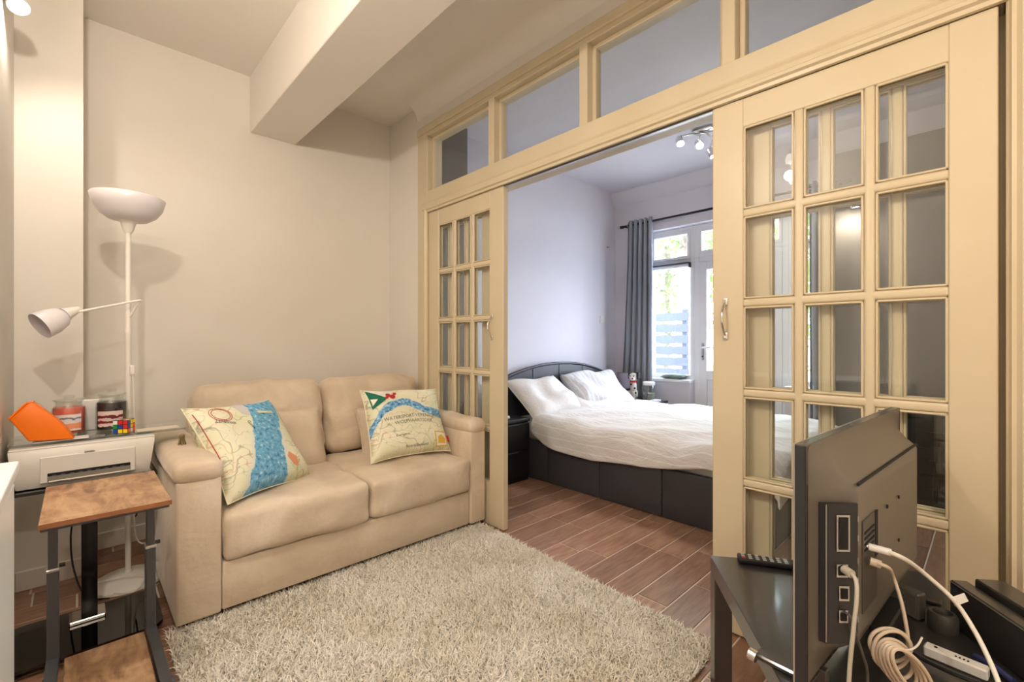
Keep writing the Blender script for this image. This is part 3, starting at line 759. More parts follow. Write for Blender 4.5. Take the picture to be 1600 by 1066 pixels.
wbx = thing('white_board', 'white card box standing upright behind the candle jars', 'box', (.05, 2.77, GT)); B(-.0, .115, 2.755, 2.785, GT, GT + .135, .003).build('card', m_white, wbx); B(.004, .111, 2.754, 2.7555, GT + .01, GT + .125).build('front_face', m_white, wbx)
def jar(cx, cy, label, wax, waxh, labcol, hh, lidded):
    j = thing('candle_jar', label, 'candle', (cx, cy, GT), 0, 'jar candles on the glass shelf'); z = GT; R = .0545
    h = hh
    MB().lathe([(R - .006, z), (R, z + .008), (R, z + h * .66), (R - .003, z + h * .72), (R - .012, z + h * .78), (R - .013, z + h * .86), (R - .007, z + h * .87), (R - .007, z + h * .90), (R - .0105, z + h * .90), (R - .0155, z + h * .80), (R - .0055, z + h * .70), (R - .0035, z + .010), (0, z + .008)], (cx, cy, 0), 40).build('glass', m_jar, j, True, angle=50)
    wx = MB().lathe([(R - .005, z + .011), (R - .0045, z + waxh), (0, z + waxh)], (cx, cy, 0), 32).build('wax', wax, j, True)
    MB().lathe([(.0012, z + waxh), (.0012, z + waxh + .008)], (cx, cy, 0), 6).build('wick', m_blk, wx)
    MB().lathe([(R - .008, z + h * .90), (R - .003, z + h * .905), (R - .003, z + h * .93), (R - .012, z + h * .94), (.020, z + h * .955), (.015, z + h * .97), (.020, z + h * 1.0), (.016, z + h * 1.03), (0, z + h * 1.035)], (cx, cy, 0), 32).build('lid', m_jar, j, True, angle=50)
    # paper label bent round the front of the jar
    a0 = math.atan2(-cy, -cx); v = []; f = []
    for i in range(13):
        a = a0 - .12 + (-.85 + 1.7 * i / 12)
        for zz in (z + .022, z + .090): v.append((cx + (R + .0006) * math.cos(a), cy + (R + .0006) * math.sin(a), zz))
    for i in range(12): f.append((2 * i, 2 * i + 2, 2 * i + 3, 2 * i + 1))
    MB().add(v, f).build('label', labcol, j, True)
    return j
def lab_mat(nm, stops, sc):
    t = NT(nm); co = t.coord('Object'); sx = t.new('ShaderNodeSeparateXYZ'); t.link(co, sx.inputs[0])
    n = t.noise(co, 28, 3, .5, 1.2)
    k = t.math('ADD', t.math('MULTIPLY', sx.outputs[2], 11.), t.math('MULTIPLY', n, .25))
    t.link(t.ramp(k, stops, 'CONSTANT'), t.b.inputs['Base Color']); t.b.inputs['Roughness'].default_value = .5; return t.m
l1 = lab_mat('peach_candle_label', [(0, rgb(222, 168, 120)), (.40, rgb(236, 226, 214)), (.47, rgb(230, 150, 110)), (.72, rgb(214, 212, 214)), (.88, rgb(112, 118, 130)), (.96, rgb(226, 222, 220))], 1)
l2 = lab_mat('maroon_candle_label', [(0, rgb(96, 26, 28)), (.38, rgb(226, 206, 200)), (.52, rgb(120, 30, 32)), (.66, rgb(214, 190, 184)), (.78, rgb(104, 24, 28)), (.9, rgb(220, 200, 196))], 1)
jar(-.024, 2.690, 'pink candle in a glass jar with pale label beside the orange tub', M('pink_wax', rgb(224, 112, 92), .4), .116, l1, .162, True)
jar(.112, 2.695, 'dark candle jar with maroon label behind the puzzle cube', M('dark_wax', rgb(38, 26, 26), .35), .126, l2, .178, True)
# puzzle cube
cube = thing('puzzle_cube', 'multicoloured twisty puzzle cube on the glass shelf edge', 'puzzle cube', (.148, 2.595, GT), math.radians(-30))
cs = .0555; MB().box(-cs / 2, cs / 2, -cs / 2, cs / 2, 0, cs, .002).build('body', m_blk, cube, world=False)
CC = {c: M('sticker_' + n_, v_, .3) for c, n_, v_ in (('w', 'white', rgb(235, 235, 228)), ('r', 'red', rgb(206, 34, 38)), ('g', 'green', rgb(18, 138, 70)), ('b', 'blue', rgb(28, 74, 168)), ('y', 'yellow', rgb(240, 212, 40)), ('o', 'orange', rgb(232, 92, 34)))}
cell = cs / 3
def sticker(face, i, jj, c):
    a = -cs / 2 + cell * (i + .5); z = cell * (jj + .5); h = cell * .43; e = .0006
    if face == 'f': q = B(a - h, a + h, -cs / 2 - e, -cs / 2, z - h, z + h)
    elif face == 'r': q = B(cs / 2, cs / 2 + e, a - h, a + h, z - h, z + h)
    else: q = B(a - h, a + h, -cs / 2 + cell * (jj + .5) - h, -cs / 2 + cell * (jj + .5) + h, cs, cs + e)
    q.build('sticker', CC[c], cube, world=False)
for r_, s_ in enumerate(('wrr', 'gbr', 'byy')):
    for i in range(3): sticker('f', i, 2 - r_, s_[i])
for r_, s_ in enumerate(('byy', 'byo', 'owo')):
    for i in range(3): sticker('r', i, 2 - r_, s_[i])
for r_, s_ in enumerate(('rob', 'wgy', 'brw')):
    for i in range(3): sticker('t', i, 2 - r_, s_[i])
pc = thing('photo_prints', 'loose printed photos lying on the glass shelf', 'photos', (.02, 2.56, GT)); mph = M('photo_print', rgb(96, 92, 96), .25, col2=rgb(190, 180, 170), nscale=25)
B(.0, .085, 2.555, 2.60, GT, GT + .0012).build('print', mph, pc); B(.19, .34, 2.56, 2.64, GT, GT + .0012).build('print', M('cream_card', rgb(220, 208, 188), .5), pc)
# cables hanging behind the stand
MB().tube([(.02, 2.72, .53), (.0, 2.80, .40), (-.02, 2.84, .25), (-.01, 2.82, .10), (.03, 2.70, .012), (.10, 2.62, .012)], .0035, 6).build('power_cable', m_blk, tag(thing('printer_cable', 'black cable hanging behind the glass stand post', 'cable', (.0, 2.8, 0))), True)
MB().tube([(.215, 2.76, .54), (.212, 2.80, .40), (.205, 2.80, .30), (.20, 2.83, .28)], .0035, 6).build('power_cable', m_blk, thing('phone_cable', 'black cable hanging beside the white lamp pole', 'cable', (.21, 2.8, .2)), True)

# ------------------------------------------------------------------ rolling side table
st = thing('rolling_side_table', 'c-shaped side table with rustic wood boards and dark steel legs', 'side table', (.06, 1.9, 0))
def rustic():
    t = NT('rustic_brown_board'); co = t.coord('Object', (1, 1, 1)); mp = t.coord('Object', (9, 2.2, 3))
    n = t.noise(mp, 2.0, 6, .62, 1.6); n2 = t.noise(co, 9, 4, .6, .8); k = t.math('ADD', t.math('MULTIPLY', n, .6), t.math('MULTIPLY', n2, .4))
    t.link(t.ramp(k, [(.32, rgb(84, 60, 42)), (.43, rgb(146, 110, 80)), (.56, rgb(182, 146, 110)), (.70, rgb(206, 174, 138))]), t.b.inputs['Base Color'])
    t.b.inputs['Roughness'].default_value = .42; t.bump(n, .08, .002); return t.m
m_rus = rustic(); m_edge = M('board_edge', rgb(150, 98, 62), .5, col2=rgb(128, 82, 52), nscale=12)
m_leg = M('gunmetal_leg', rgb(92, 94, 98), .36, .55)
tb = B(-.072, .203, 1.675, 2.098, .636, .650, .0015).build('table_top', m_rus, st)
B(-.0725, .2035, 1.6745, 1.6765, .6365, .6495).build('edge_band', m_edge, tb)
B(-.070, .201, 1.70, 1.725, .622, .636, .002).build('apron', m_leg, st); B(-.070, .201, 2.05, 2.075, .622, .636, .002).build('apron', m_leg, st)
sb = B(-.030, .172, 1.62, 2.060, .085, .098, .0015).build('lower_shelf', m_rus, st)
B(-.0305, .1725, 1.6195, 1.6215, .0855, .0975).build('edge_band', m_edge, sb)
for s_, xx in ((-1, -.055), (1, .187)):
    B(xx - .011, xx + .011, 2.030, 2.068, .34, .636, .002).build('leg', m_leg, st)
    lo = B(xx - .014, xx + .014, 2.026, 2.072, .085, .40, .003).build('leg_sleeve', m_leg, st)
    B(xx - .0155, xx + .0155, 2.024, 2.074, .395, .405, .002).build('clamp_ring', m_steel, lo)
    MB().lathe([(.007, 0), (.007, .014), (0, .014)], (xx + .014, 2.05, .405), 10, Matrix.Rotation(PI / 2, 4, 'Y')).build('clamp_screw', m_blk, lo, True)
    xo = xx + s_ * .012
    MB().add([(xx - .014, 2.072, .13), (xx + .014, 2.072, .13), (xx + .014, 2.072, .085), (xx - .014, 2.072, .085), (xo - .014, 1.585, .075), (xo + .014, 1.585, .075), (xo + .014, 1.585, .045), (xo - .014, 1.585, .045)],
             [(0, 1, 2, 3), (7, 6, 5, 4), (0, 4, 5, 1), (1, 5, 6, 2), (2, 6, 7, 3), (3, 7, 4, 0)]).build('foot_rail', m_leg, st)
    for yy in (1.62, 1.82 if s_ > 0 else 2.04):
        cw = MB().lathe([(.0, -.009), (.018, -.009), (.021, -.006), (.021, .006), (.018, .009), (0, .009)], (xo + s_ * .018, yy, .0215), 18, Matrix.Rotation(PI / 2, 4, 'Y')).build('caster', M('blue_grey_caster', rgb(66, 76, 98), .4) if 'blue_grey_caster' not in bpy.data.materials else bpy.data.materials['blue_grey_caster'], st, True)
        B(xo - .012, xo + .012, yy - .012, yy + .012, .035, .06, .003).build('caster_fork', m_blk, cw)

# ------------------------------------------------------------------ white cabinet at the left edge
cb = thing('white_cabinet', 'glossy white low cabinet at the far left edge', 'cabinet', (-.37, .95, 0))
m_wcab = M('white_cabinet_laminate', rgb(246, 246, 245), .3)
B(-.64, -.108, .42, 1.495, .0, .822, .003).build('carcass', m_wcab, cb)
B(-.645, -.094, .40, 1.513, .826, .850, .004, 2).build('top', m_wcab, cb)
B(-.109, -.1055, .44, 1.46, .815, .8225).build('shadow_gap', m_steel, cb)
B(-.109, -.100, .45, 1.485, .06, .808, .003).build('door', m_wcab, cb)

# ------------------------------------------------------------------ black corner table with television
C0 = Vector((1.434, .607, 0)); EA = Vector((.595, -.804, 0)).normalized(); EB = Vector((-.804, -.595, 0))
TA = math.atan2(EA.y, EA.x); TZ = .45; TWI = .575; TDE = .56
# local frame of the table: x along EA, y along -EB
tt = thing('black_table', 'black lacquered low square table carrying the television', 'table', (C0.x, C0.y, 0), TA)
MB().box(0, TWI, -TDE, 0, TZ - .05, TZ, .002).build('top', m_lack, tt, world=False)
for (a, b) in ((0, -.05), (TWI - .05, -.05), (0, -TDE), (TWI - .05, -TDE)):
    MB().box(a, a + .05, b, b + .05, 0, TZ - .05, .002).build('leg', m_lack, tt, world=False)
def TP(a, b, z=0.): return C0 + EA * a + EB * b + Vector((0, 0, TZ + z))       # point on the table
# television
TVO = Vector((.956, .232, 0)); TVE = Vector((.744, -.052, 0)).normalized(); TVN = Vector((TVE.y, -TVE.x, 0))
tvr = math.atan2(TVE.y, TVE.x)      # local x = width, local -y = back (towards the viewer)
tv = thing('television', 'flat screen television seen from behind on the black table', 'television', (TVO.x, TVO.y, TZ), tvr)
m_tv = M('grey_tv_shell', rgb(104, 97, 87), .36, col2=rgb(98, 91, 82), nscale=2, bump=(200, .06, .001))
m_tvd = M('dark_tv_plastic', rgb(40, 40, 42), .4); m_bez = M('tv_bezel', rgb(46, 46, 48), .25)
TW_, Z0, Z1 = .742, .035, .480
# back shell as a height field over (s, z): flat rim, concave sweep, raised block
def off(s, z):
    def sm(a, b, q): q = max(0., min(1., (q - a) / (b - a))); return q * q * (3 - 2 * q)
    def conc(q): q = max(0., min(1., q)); return q ** 1.9
    l = conc((s - .012) / .085); r = conc((TW_ - .012 - s) / .085)
    t_ = conc((Z1 - .008 - z) / .078); bt = conc((z - Z0 - .01) / .06)
    return .052 * min(l, r, 1) * min(t_, bt, 1)
SS = sorted(set([round(q, 4) for q in list(np.linspace(0, .11, 12)) + list(np.linspace(.11, TW_ - .11, 16)) + list(np.linspace(TW_ - .11, TW_, 12))]))
ZZ = sorted(set([round(q, 4) for q in list(np.linspace(Z0, Z0 + .08, 9)) + list(np.linspace(Z0 + .08, Z1 - .09, 14)) + list(np.linspace(Z1 - .09, Z1, 11))]))
v = []; f = []; nz_ = len(ZZ); rec = lambda s, z: .032 < s < .088 and .10 < z < .395
for s in SS:
    for z in ZZ: v.append((s, -off(s, z), z))
for i in range(len(SS) - 1):
    for j in range(nz_ - 1): f.append((i * nz_ + j, (i + 1) * nz_ + j, (i + 1) * nz_ + j + 1, i * nz_ + j + 1))
shell = MB().add(v, f).build('back_shell', m_tv, tv, True, world=False, angle=60)
MB().box(0, TW_, 0.0, .020, Z0, Z1, .002).build('screen_frame', m_bez, tv, world=False)
MB().box(-.0005, TW_ + .0005, .0185, .0212, Z0 + .002, Z1 + .0008, .0006).build('bright_edge', m_steel, tv, world=False)
MB().box(.012, TW_ - .012, .0205, .0222, Z0 + .018, Z1 - .012).build('screen', M('dark_screen', rgb(8, 8, 10), .08), tv, world=False)
MB().box(.105, .632, -.0535, -.050, .3985, .4035).build('slot', m_dark, shell, world=False)
# recessed connector bay facing the near end of the set
bay = MB().add([(.040, -.008, .115), (.088, -.0535, .115), (.088, -.0535, .372), (.040, -.008, .372), (.040, -.020, .115), (.082, -.0575, .115), (.082, -.0575, .372), (.040, -.020, .372)],
               [(0, 1, 2, 3), (7, 6, 5, 4), (0, 4, 5, 1), (1, 5, 6, 2), (2, 6, 7, 3), (3, 7, 4, 0)]).build('connector_bay', m_tvd, tv, world=False)
MB().tube([(.0392, -.0198, .118), (.0392, -.0198, .370)], .0009, 6, False).build('bay_rim', m_steel, bay, world=False)
def bayp(t_, z): return Vector((.040 + .042 * t_, -.0205 - .0375 * t_, z))
for (t0, t1, za, zb) in ((.30, .72, .285, .352), (.38, .70, .195, .222), (.38, .66, .155, .178), (.3, .66, .238, .262)):
    a0, a1 = bayp(t0, za), bayp(t1, za); e = Vector((-.0012, -.0012, 0))
    MB().add([a0 + e, a1 + e, a1 + e + Vector((0, 0, zb - za)), a0 + e + Vector((0, 0, zb - za))], [(0, 1, 2, 3)]).build('port_rim', m_steel, bay, world=False)
    dxy = (a1 - a0) * .14; e2 = e * 1.6; dz = Vector((0, 0, .004))
    MB().add([a0 + dxy + e2 + dz, a1 - dxy + e2 + dz, a1 - dxy + e2 + Vector((0, 0, zb - za)) - dz, a0 + dxy + e2 + Vector((0, 0, zb - za)) - dz], [(0, 1, 2, 3)]).build('port', m_dark, bay, world=False)
for zz in (.335, .300, .258, .222, .188, .150): MB().box(.0905, .0955, -.0550, -.0515, zz, zz + .010).build('port_sticker', m_white, shell, world=False)
# rear connector panel with vent slots
rp_ = MB().box(.130, .232, -.0545, -.051, .150, .326, .001).build('rear_panel', M('tv_panel', rgb(70, 65, 58), .45), tv, world=False)
for k in range(4): MB().box(.138, .205, -.0558, -.054, .300 - k * .011, .304 - k * .011).build('vent', m_dark, rp_, world=False)
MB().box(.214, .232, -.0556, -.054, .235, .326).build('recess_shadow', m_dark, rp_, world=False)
for (s, z) in ((.318, .312), (.425, .309), (.425, .21), (.318, .215)): MB().lathe([(.0042, 0), (.0042, .002)], (s, -.0532, z), 10, Matrix.Rotation(PI / 2, 4, 'X')).build('screw_hole', m_dark, shell, world=False)
MB().box(.28, .46, -.062, -.03, .02, .06, .004).build('stand_neck', m_blk, tv, world=False)
for s in (.07, .62):
    MB().box(s, s + .03, -.10, .12, 0, .012, .003).build('stand_foot', m_lack, tv, world=False); MB().box(s + .005, s + .025, -.01, .016, .01, .04, .002).build('stand_strut', m_lack, tv, world=False)
MB().tube([(.06, .11, .012), (.06, .125, .014)], .012, 12, False).build('foot_cap', m_chrome, tv, True, world=False)
def TVP(s, o_, z): return TVO + TVE * s + TVN * o_ + Vector((0, 0, TZ + z))
# remote control
rm = thing('remote_control', 'black remote control lying on the black table', 'remote', tuple(TP(.155, .035)), math.radians(-62))
MB().soft((0, 0, .009), (.165, .045, .016), .006, (6, 3, 2)).build('body', m_blk, rm, True, world=False)
mk = M('remote_keys', rgb(170, 170, 172), .5)
for i in range(7):
    for j in range(3): MB().soft((-.068 + i * .019, -.012 + j * .012, .0172), (.010, .0075, .003), .0012, (1, 1, 1)).build('button', mk if (i, j) != (0, 0) else M('red_key', rgb(190, 40, 40), .5), rm, True, world=False)
# media boxes at the right edge of the table
bx = thing('media_box', 'glossy black media box standing along the right table edge', 'media box', tuple(TP(.52, .35)), TA)
MB().box(-.048, -.012, -.20, .085, 0, .104, .003).build('front_case', m_lack, bx, world=False)
MB().box(-.008, .050, -.20, .070, 0, .118, .003).build('rear_case', m_lack, bx, world=False)
MB().box(-.0490, -.0478, -.199, .084, .0995, .1015).build('trim_line', m_steel, bx, world=False)
sbx = thing('set_top_box', 'small dark grey box upright behind the television', 'box', tuple(TP(.40, .235)), TA + .5)
MB().box(-.015, .015, -.034, .034, 0, .062, .003).build('case', M('dark_grey_plastic', rgb(74, 70, 64), .4), sbx, world=False)
MB().box(-.0165, -.0145, -.030, .030, .004, .058, .001).build('front', M('mid_grey_plastic', rgb(88, 84, 76), .4), sbx, world=False)
dk = thing('speaker_puck', 'small round dark speaker beside the power strip', 'speaker', tuple(TP(.435, .30)), 0)
MB().lathe([(.026, 0), (.028, .006), (.028, .034), (.024, .042), (0, .043)], TP(.435, .30), 28).build('body', M('dark_grey_puck', rgb(64, 60, 56), .5), dk, True); MB().lathe([(.018, .043), (.016, .0445), (0, .0445)], TP(.435, .30), 24).build('top_disc', m_blk, dk, True)
# power strip
sp0, sp1 = TP(.338, .395, 0), TP(.408, .462, 0); spd = sp1 - sp0
ps = thing('power_strip', 'white slim power strip lying behind the television', 'power strip', tuple((sp0 + sp1) / 2), math.atan2(spd.y, spd.x))
L_ = spd.length; MB().box(-L_ / 2, L_ / 2, -.013, .013, 0, .022, .003).build('case', m_white, ps, world=False)
MB().lathe([(.003, 0), (.003, .0012)], (-.03, 0, .022), 10).build('screw', m_dark, ps, world=False)
for k in range(4): MB().box(.0 + k * .006, .003 + k * .006, -.006, -.001, .0218, .0226).build('slot', m_dark, ps, world=False)
MB().tube([TP(.30, .37, .012), TP(.305, .43, .012), TP(.36, .495, .014), TP(.43, .52, .016)], .004, 8).build('cable', m_blk, thing('black_power_lead', 'black lead curling round the white power strip', 'cable', tuple(TP(.31, .42))), True)
MB().tube([TP(.425, .405, .010), TP(.432, .44, .014), TP(.44, .475, .010)], .0065, 10).build('sleeve', M('blue_cable', rgb(52, 58, 104), .4), thing('blue_lead', 'short blue cable next to the power strip', 'cable', tuple(TP(.42, .45))), True)
# cables of the television
m_cw = M('white_cable', rgb(226, 222, 212), .4); m_cb = M('beige_cable', rgb(206, 190, 170), .45); m_cg = M('grey_cable', rgb(176, 170, 156), .45)
c1 = thing('aerial_cable', 'thick white aerial cable arching from the television to the right', 'cable', tuple(TVP(.16, .07, .20)))
pA = TVP(.158, .056, .272)
pts = [pA, TVP(.165, .078, .270), TVP(.175, .105, .262)] + [onX(px, py, xx) for (px, py, xx) in ((1440, 893, 1.22), (1490, 938, 1.25), (1522, 985, 1.24), (1545, 1030, 1.22), (1562, 1072, 1.20), (1580, 1125, 1.17))]
MB().tube(pts, .0042, 10).build('lead', m_cw, c1, True)
MB().tube([pA, TVP(.166, .080, .2695), TVP(.169, .088, .268)], .0068, 12).build('plug', m_white, c1, True); MB().tube([TVP(.157, .050, .2725), pA], .0055, 10, False).build('plug_tip', m_chrome, c1, True)
fp_ = onX(1490, 938, 1.25); tg = MB(); eX = Vector((math.sin(TH), -math.cos(TH), 0))
tg.add([fp_ + eX * a + Vector((0, 0, b)) + Vector((0, -.001 * s_, 0)) for s_ in (0, 1) for (a, b) in ((.002, -.012), (.028, -.002), (.020, .014), (-.004, .006))], [(0, 1, 2, 3), (7, 6, 5, 4), (0, 4, 5, 1), (1, 5, 6, 2), (2, 6, 7, 3), (3, 7, 4, 0)])
tag(tg.build('paper_tag', m_white, c1), 'folded white paper tag')
c2 = thing('coiled_cable', 'beige cable hanging from the television into a tied coil', 'cable', tuple(TP(.26, .42)))
pB = TVP(.150, .060, .248)
cc_ = onZ(1398, 1030, TZ + .055)
def AT(px, py, d): return Vector((0, 0, H)) + fx(px, py) * min(d, (H - TZ - .010) / max(.01, (py - 533.0) / F))
pts = [pB, TVP(.158, .085, .243)] + [AT(*q) for q in ((1395, 900, .93), (1408, 940, .91), (1417, 985, .895), (1419, 1012, .89))]
MB().tube(pts, .0034, 10).build('lead', m_cb, c2, True); MB().tube([pB, TVP(.155, .076, .245)], .0075, 12).build('plug', m_cb, c2, True)
# loops of the coil, tied at one side and drooping over the table towards the viewer
for k, (cx_, cy_, ra_, rb_, an) in enumerate(((1391, 1008, 33, 25, .30), (1393, 1016, 29, 30, .5), (1398, 1030, 34, 24, .95), (1404, 1040, 40, 22, 1.0), (1411, 1046, 44, 20, .98), (1418, 1050, 46, 19, .95), (1426, 1052, 46, 18, .90))):
    lp = []
    for a in np.linspace(0, 2 * PI, 19)[:-1]:
        ex, ey = ra_ * math.cos(a), rb_ * math.sin(a)
        lp.append(AT(cx_ + ex * math.cos(an) - ey * math.sin(an), cy_ + ex * math.sin(an) + ey * math.cos(an), .868 - .006 * k + .006 * math.cos(a)))
    MB().tube(lp, .0033, 8, True, True, 4).build('loop', m_cb, c2, True)
MB().tube([AT(1441, 996, .87), AT(1434, 1008, .865), AT(1424, 1015, .845), AT(1412, 1016, .845)], .0018, 6).build('tie', m_cw, c2, True)
c3 = thing('side_cable', 'pale grey cable plugged into the side bay of the television', 'cable', tuple(TVP(.06, .05, .2)))
pC = TVP(.060, .042, .254)
MB().tube([pC, TVP(.045, .062, .250), TVP(.030, .068, .225), TVP(.018, .066, .17), TVP(.012, .062, .10), TVP(.010, .060, .01), TVP(.015, .062, -.03)], .0034, 10).build('lead', m_cg, c3, True)
MB().tube([pC, TVP(.050, .056, .2535)], .0075, 12, False).build('plug', m_cg, c3, True)
c4 = thing('thin_black_cable', 'thin dark cable hanging from the lowest television port', 'cable', tuple(TVP(.07, .06, .1)))
MB().tube([TVP(.062, .043, .175), TVP(.058, .052, .172), TVP(.060, .058, .15), TVP(.078, .066, .10), TVP(.098, .068, .06), TVP(.100, .066, -.02)], .0024, 8).build('lead', M('charcoal_cable', rgb(70, 68, 64), .45), c4, True)

# ------------------------------------------------------------------ living room light fittings
def spot_head(par, c, dr, r=.03, l=.075, mat=None, glow=None):
    dr = Vector(dr).normalized(); q = Vector((0, 0, 1)).rotation_difference(dr).to_matrix().to_4x4()
    h = MB().lathe([(.0, -l), (r * .7, -l), (r, -l * .75), (r, 0), (r * .93, 0), (r * .9, -.012), (0, -.012)], c, 24, q).build('spot_head', mat or m_steel, par, True, angle=50)
    MB().lathe([(r * .85, -.010), (r * .6, -.004), (0, -.001)], c, 20, q).build('bulb', glow, h, True)
    return h
m_glow = M('warm_bulb', (1, .9, .75, 1), .4, emit=((1, .88, .70, 1), 25.))
def lamp_obj(name, ty, loc, energy, color, size, dr=None, spot=None):
    l = bpy.data.lights.new(name, ty); l.energy = energy; l.color = color
    if ty in ('POINT', 'SPOT'): l.shadow_soft_size = size
    if ty == 'AREA': l.shape = 'DISK'; l.size = size
    if spot: l.spot_size = spot; l.spot_blend = .8
    o = bpy.data.objects.new(name, l); COL.objects.link(o); o.location = loc
    if dr is not None: o.rotation_euler = Vector((0, 0, -1)).rotation_difference(Vector(dr).normalized()).to_euler()
    return o
def pendant(name, label, c, energy, drop):
    t_ = thing(name, label, 'pendant light', c)
    x, y_, z = c
    MB().lathe([(.05, z), (.05, z - .012), (.02, z - .03)], (x, y_, 0), 28).build('ceiling_rose', m_white, t_, True)
    MB().tube([(x, y_, z - .02), (x, y_, z - drop + .06)], .003, 8, False).build('cord', m_white, t_, True)
    MB().lathe([(.016, z - drop + .09), (.018, z - drop + .05), (.016, z - drop + .035)], (x, y_, 0), 18).build('lamp_holder', m_white, t_, True)
    MB().lathe([(.014, z - drop + .036), (.026, z - drop + .015), (.030, z - drop - .008), (.024, z - drop - .028), (0, z - drop - .037)], (x, y_, 0), 24).build('bulb', M('opal_bulb', (1, .95, .88, 1), .4, emit=((1, .86, .68, 1), 5.)), t_, True)
    lo = lamp_obj('lamp_light', 'POINT', (0, 0, -drop - .12), energy, LAMP_WARM, .035); lo.parent = t_
    return t_
pendant('unseen_pendant', 'unseen bare bulb pendant hung low to light the living room', (-.12, 1.02, CEIL), LIVING_W, .38)  # unseen lamp, hung below the beam so its light reaches ceiling and walls
pendant('unseen_pendant', 'added bare bulb pendant behind the viewer for fill light', (-.15, -.95, CEIL), REAR_W, .38)  # added out of view as fill light for the living room
ws = thing('wall_spotlight', 'lit spotlight at the top of the left pier', 'spotlight', (-.203, 2.60, 2.44))
MB().lathe([(.035, 0), (.035, .012), (0, .012)], (-.203, 2.60, 2.47), 24, Matrix.Rotation(PI / 2, 4, 'Y')).build('wall_plate', m_steel, ws, True)
MB().tube([(-.195, 2.60, 2.47), (-.17, 2.60, 2.47), (-.165, 2.60, 2.46)], .006, 8).build('arm', m_steel, ws, True)
spot_head(ws, (-.162, 2.58, 2.405), (.25, -.5, -.85), .034, .06, m_white, m_glow)
lo = lamp_obj('spot_light', 'SPOT', (.03 + .0, -.04, -.06), 10, LAMP_WARM, .03, (.35, .2, -.85), 2.6); lo.parent = ws
#NEXT
# ================================================================== BEDROOM
BX0, BX1, BY0, BY1 = 2.685, 4.185, .80, 2.93
bed = thing('bed', 'double bed with black leather base and arched headboard', 'bed', (3.43, 1.85, 0))
def leather():
    t = NT('black_leather'); co = t.coord('Object'); v_ = t.new('ShaderNodeTexVoronoi'); v_.inputs['Scale'].default_value = 160; t.link(co, v_.inputs['Vector'])
    t.b.inputs['Base Color'].default_value = rgb(60, 59, 65); t.b.inputs['Roughness'].default_value = .42; t.bump(v_.outputs['Distance'], .12, .001); return t.m
m_lea = leather()
ys = [BY0, 1.02, 1.445, 1.926, 2.42, BY1]
for a, b in zip(ys[:-1], ys[1:]): MB().soft(((BX0 + .02), (a + b) / 2, .158), (.04, b - a - .003, .312), .008, (1, 5, 4), (.003, 0, 0)).build('side_panel', m_lea, bed, True)
for a, b in ((BX0 + .04, 3.43), (3.43, BX1)): MB().soft(((a + b) / 2, BY0 + .02, .158), (b - a - .003, .04, .312), .008, (5, 1, 4)).build('foot_panel', m_lea, bed, True)
B(BX0 + .03, BX1, BY0 + .03, BY1, .004, .30).build('divan', m_blk, bed)
MB().soft(((BX0 + BX1) / 2 + .01, (BY0 + BY1) / 2 + .01, .375), (BX1 - BX0 - .05, BY1 - BY0 - .06, .165), .05, (10, 12, 3), (0, 0, .01)).build('mattress', M('mattress_sheet', rgb(232, 231, 230), .85, bump=(30, .2, .006)), bed, True)
hp = [(BX0 - .02, .25), (BX1 + .02, .25)]
hw = (BX1 - BX0) / 2 + .02; hc = (BX0 + BX1) / 2
for k in range(25):
    x = hw - 2 * hw * k / 24; hp.append((hc + x, .775 + .128 * (1 - (abs(x) / hw) ** 2.2)))
hb = MB().prism(hp, 2.935, 2.995, 'Y').build('headboard', m_lea, bed, True)
rim = [(p[0], 2.937, p[1]) for p in hp[2:]]
MB().tube(rim, .013, 10, False).build('piping', m_lea, hb, True)
for x in (3.06, 3.43, 3.80): B(x - .002, x + .002, 2.932, 2.937, .3, .775 + .128 * (1 - (abs(x - hc) / hw) ** 2.2) - .01).build('stitch_line', m_dark, hb)
def stripe_mat(nm, c1_, c2_, freq, axis=0, width=.16):
    t = NT(nm); uv = t.coord('UV'); sx = t.new('ShaderNodeSeparateXYZ'); t.link(uv, sx.inputs[0])
    f = t.math('FRACT', t.math('MULTIPLY', sx.outputs[axis], freq)); f = t.math('ABSOLUTE', t.math('SUBTRACT', f, .5))
    k = t.ramp(f, [(width * .6, (1, 1, 1, 1)), (width, (0, 0, 0, 1))])
    t.link(t.mix(k, c1_, c2_), t.b.inputs['Base Color']); t.b.inputs['Roughness'].default_value = .85
    t.b.inputs['Sheen Weight'].default_value = .15; t.bump(t.math('ADD', t.noise(t.coord('Object'), 14, 4, .6, .6), t.math('MULTIPLY', t.noise(t.coord('Object', (3, 1.4, 3)), 3.0, 4, .6, 1.5), 2.5)), .5, .012); return t.m
m_duv = stripe_mat('striped_bed_linen', rgb(228, 226, 227), rgb(246, 245, 246), 17, 0, .07)
m_pil = stripe_mat('striped_pillow_linen', rgb(216, 216, 220), rgb(238, 238, 242), 15, 0, .14)
m_pil1 = M('crumpled_white_linen', rgb(236, 234, 234), .85, bump=(22, .45, .012))
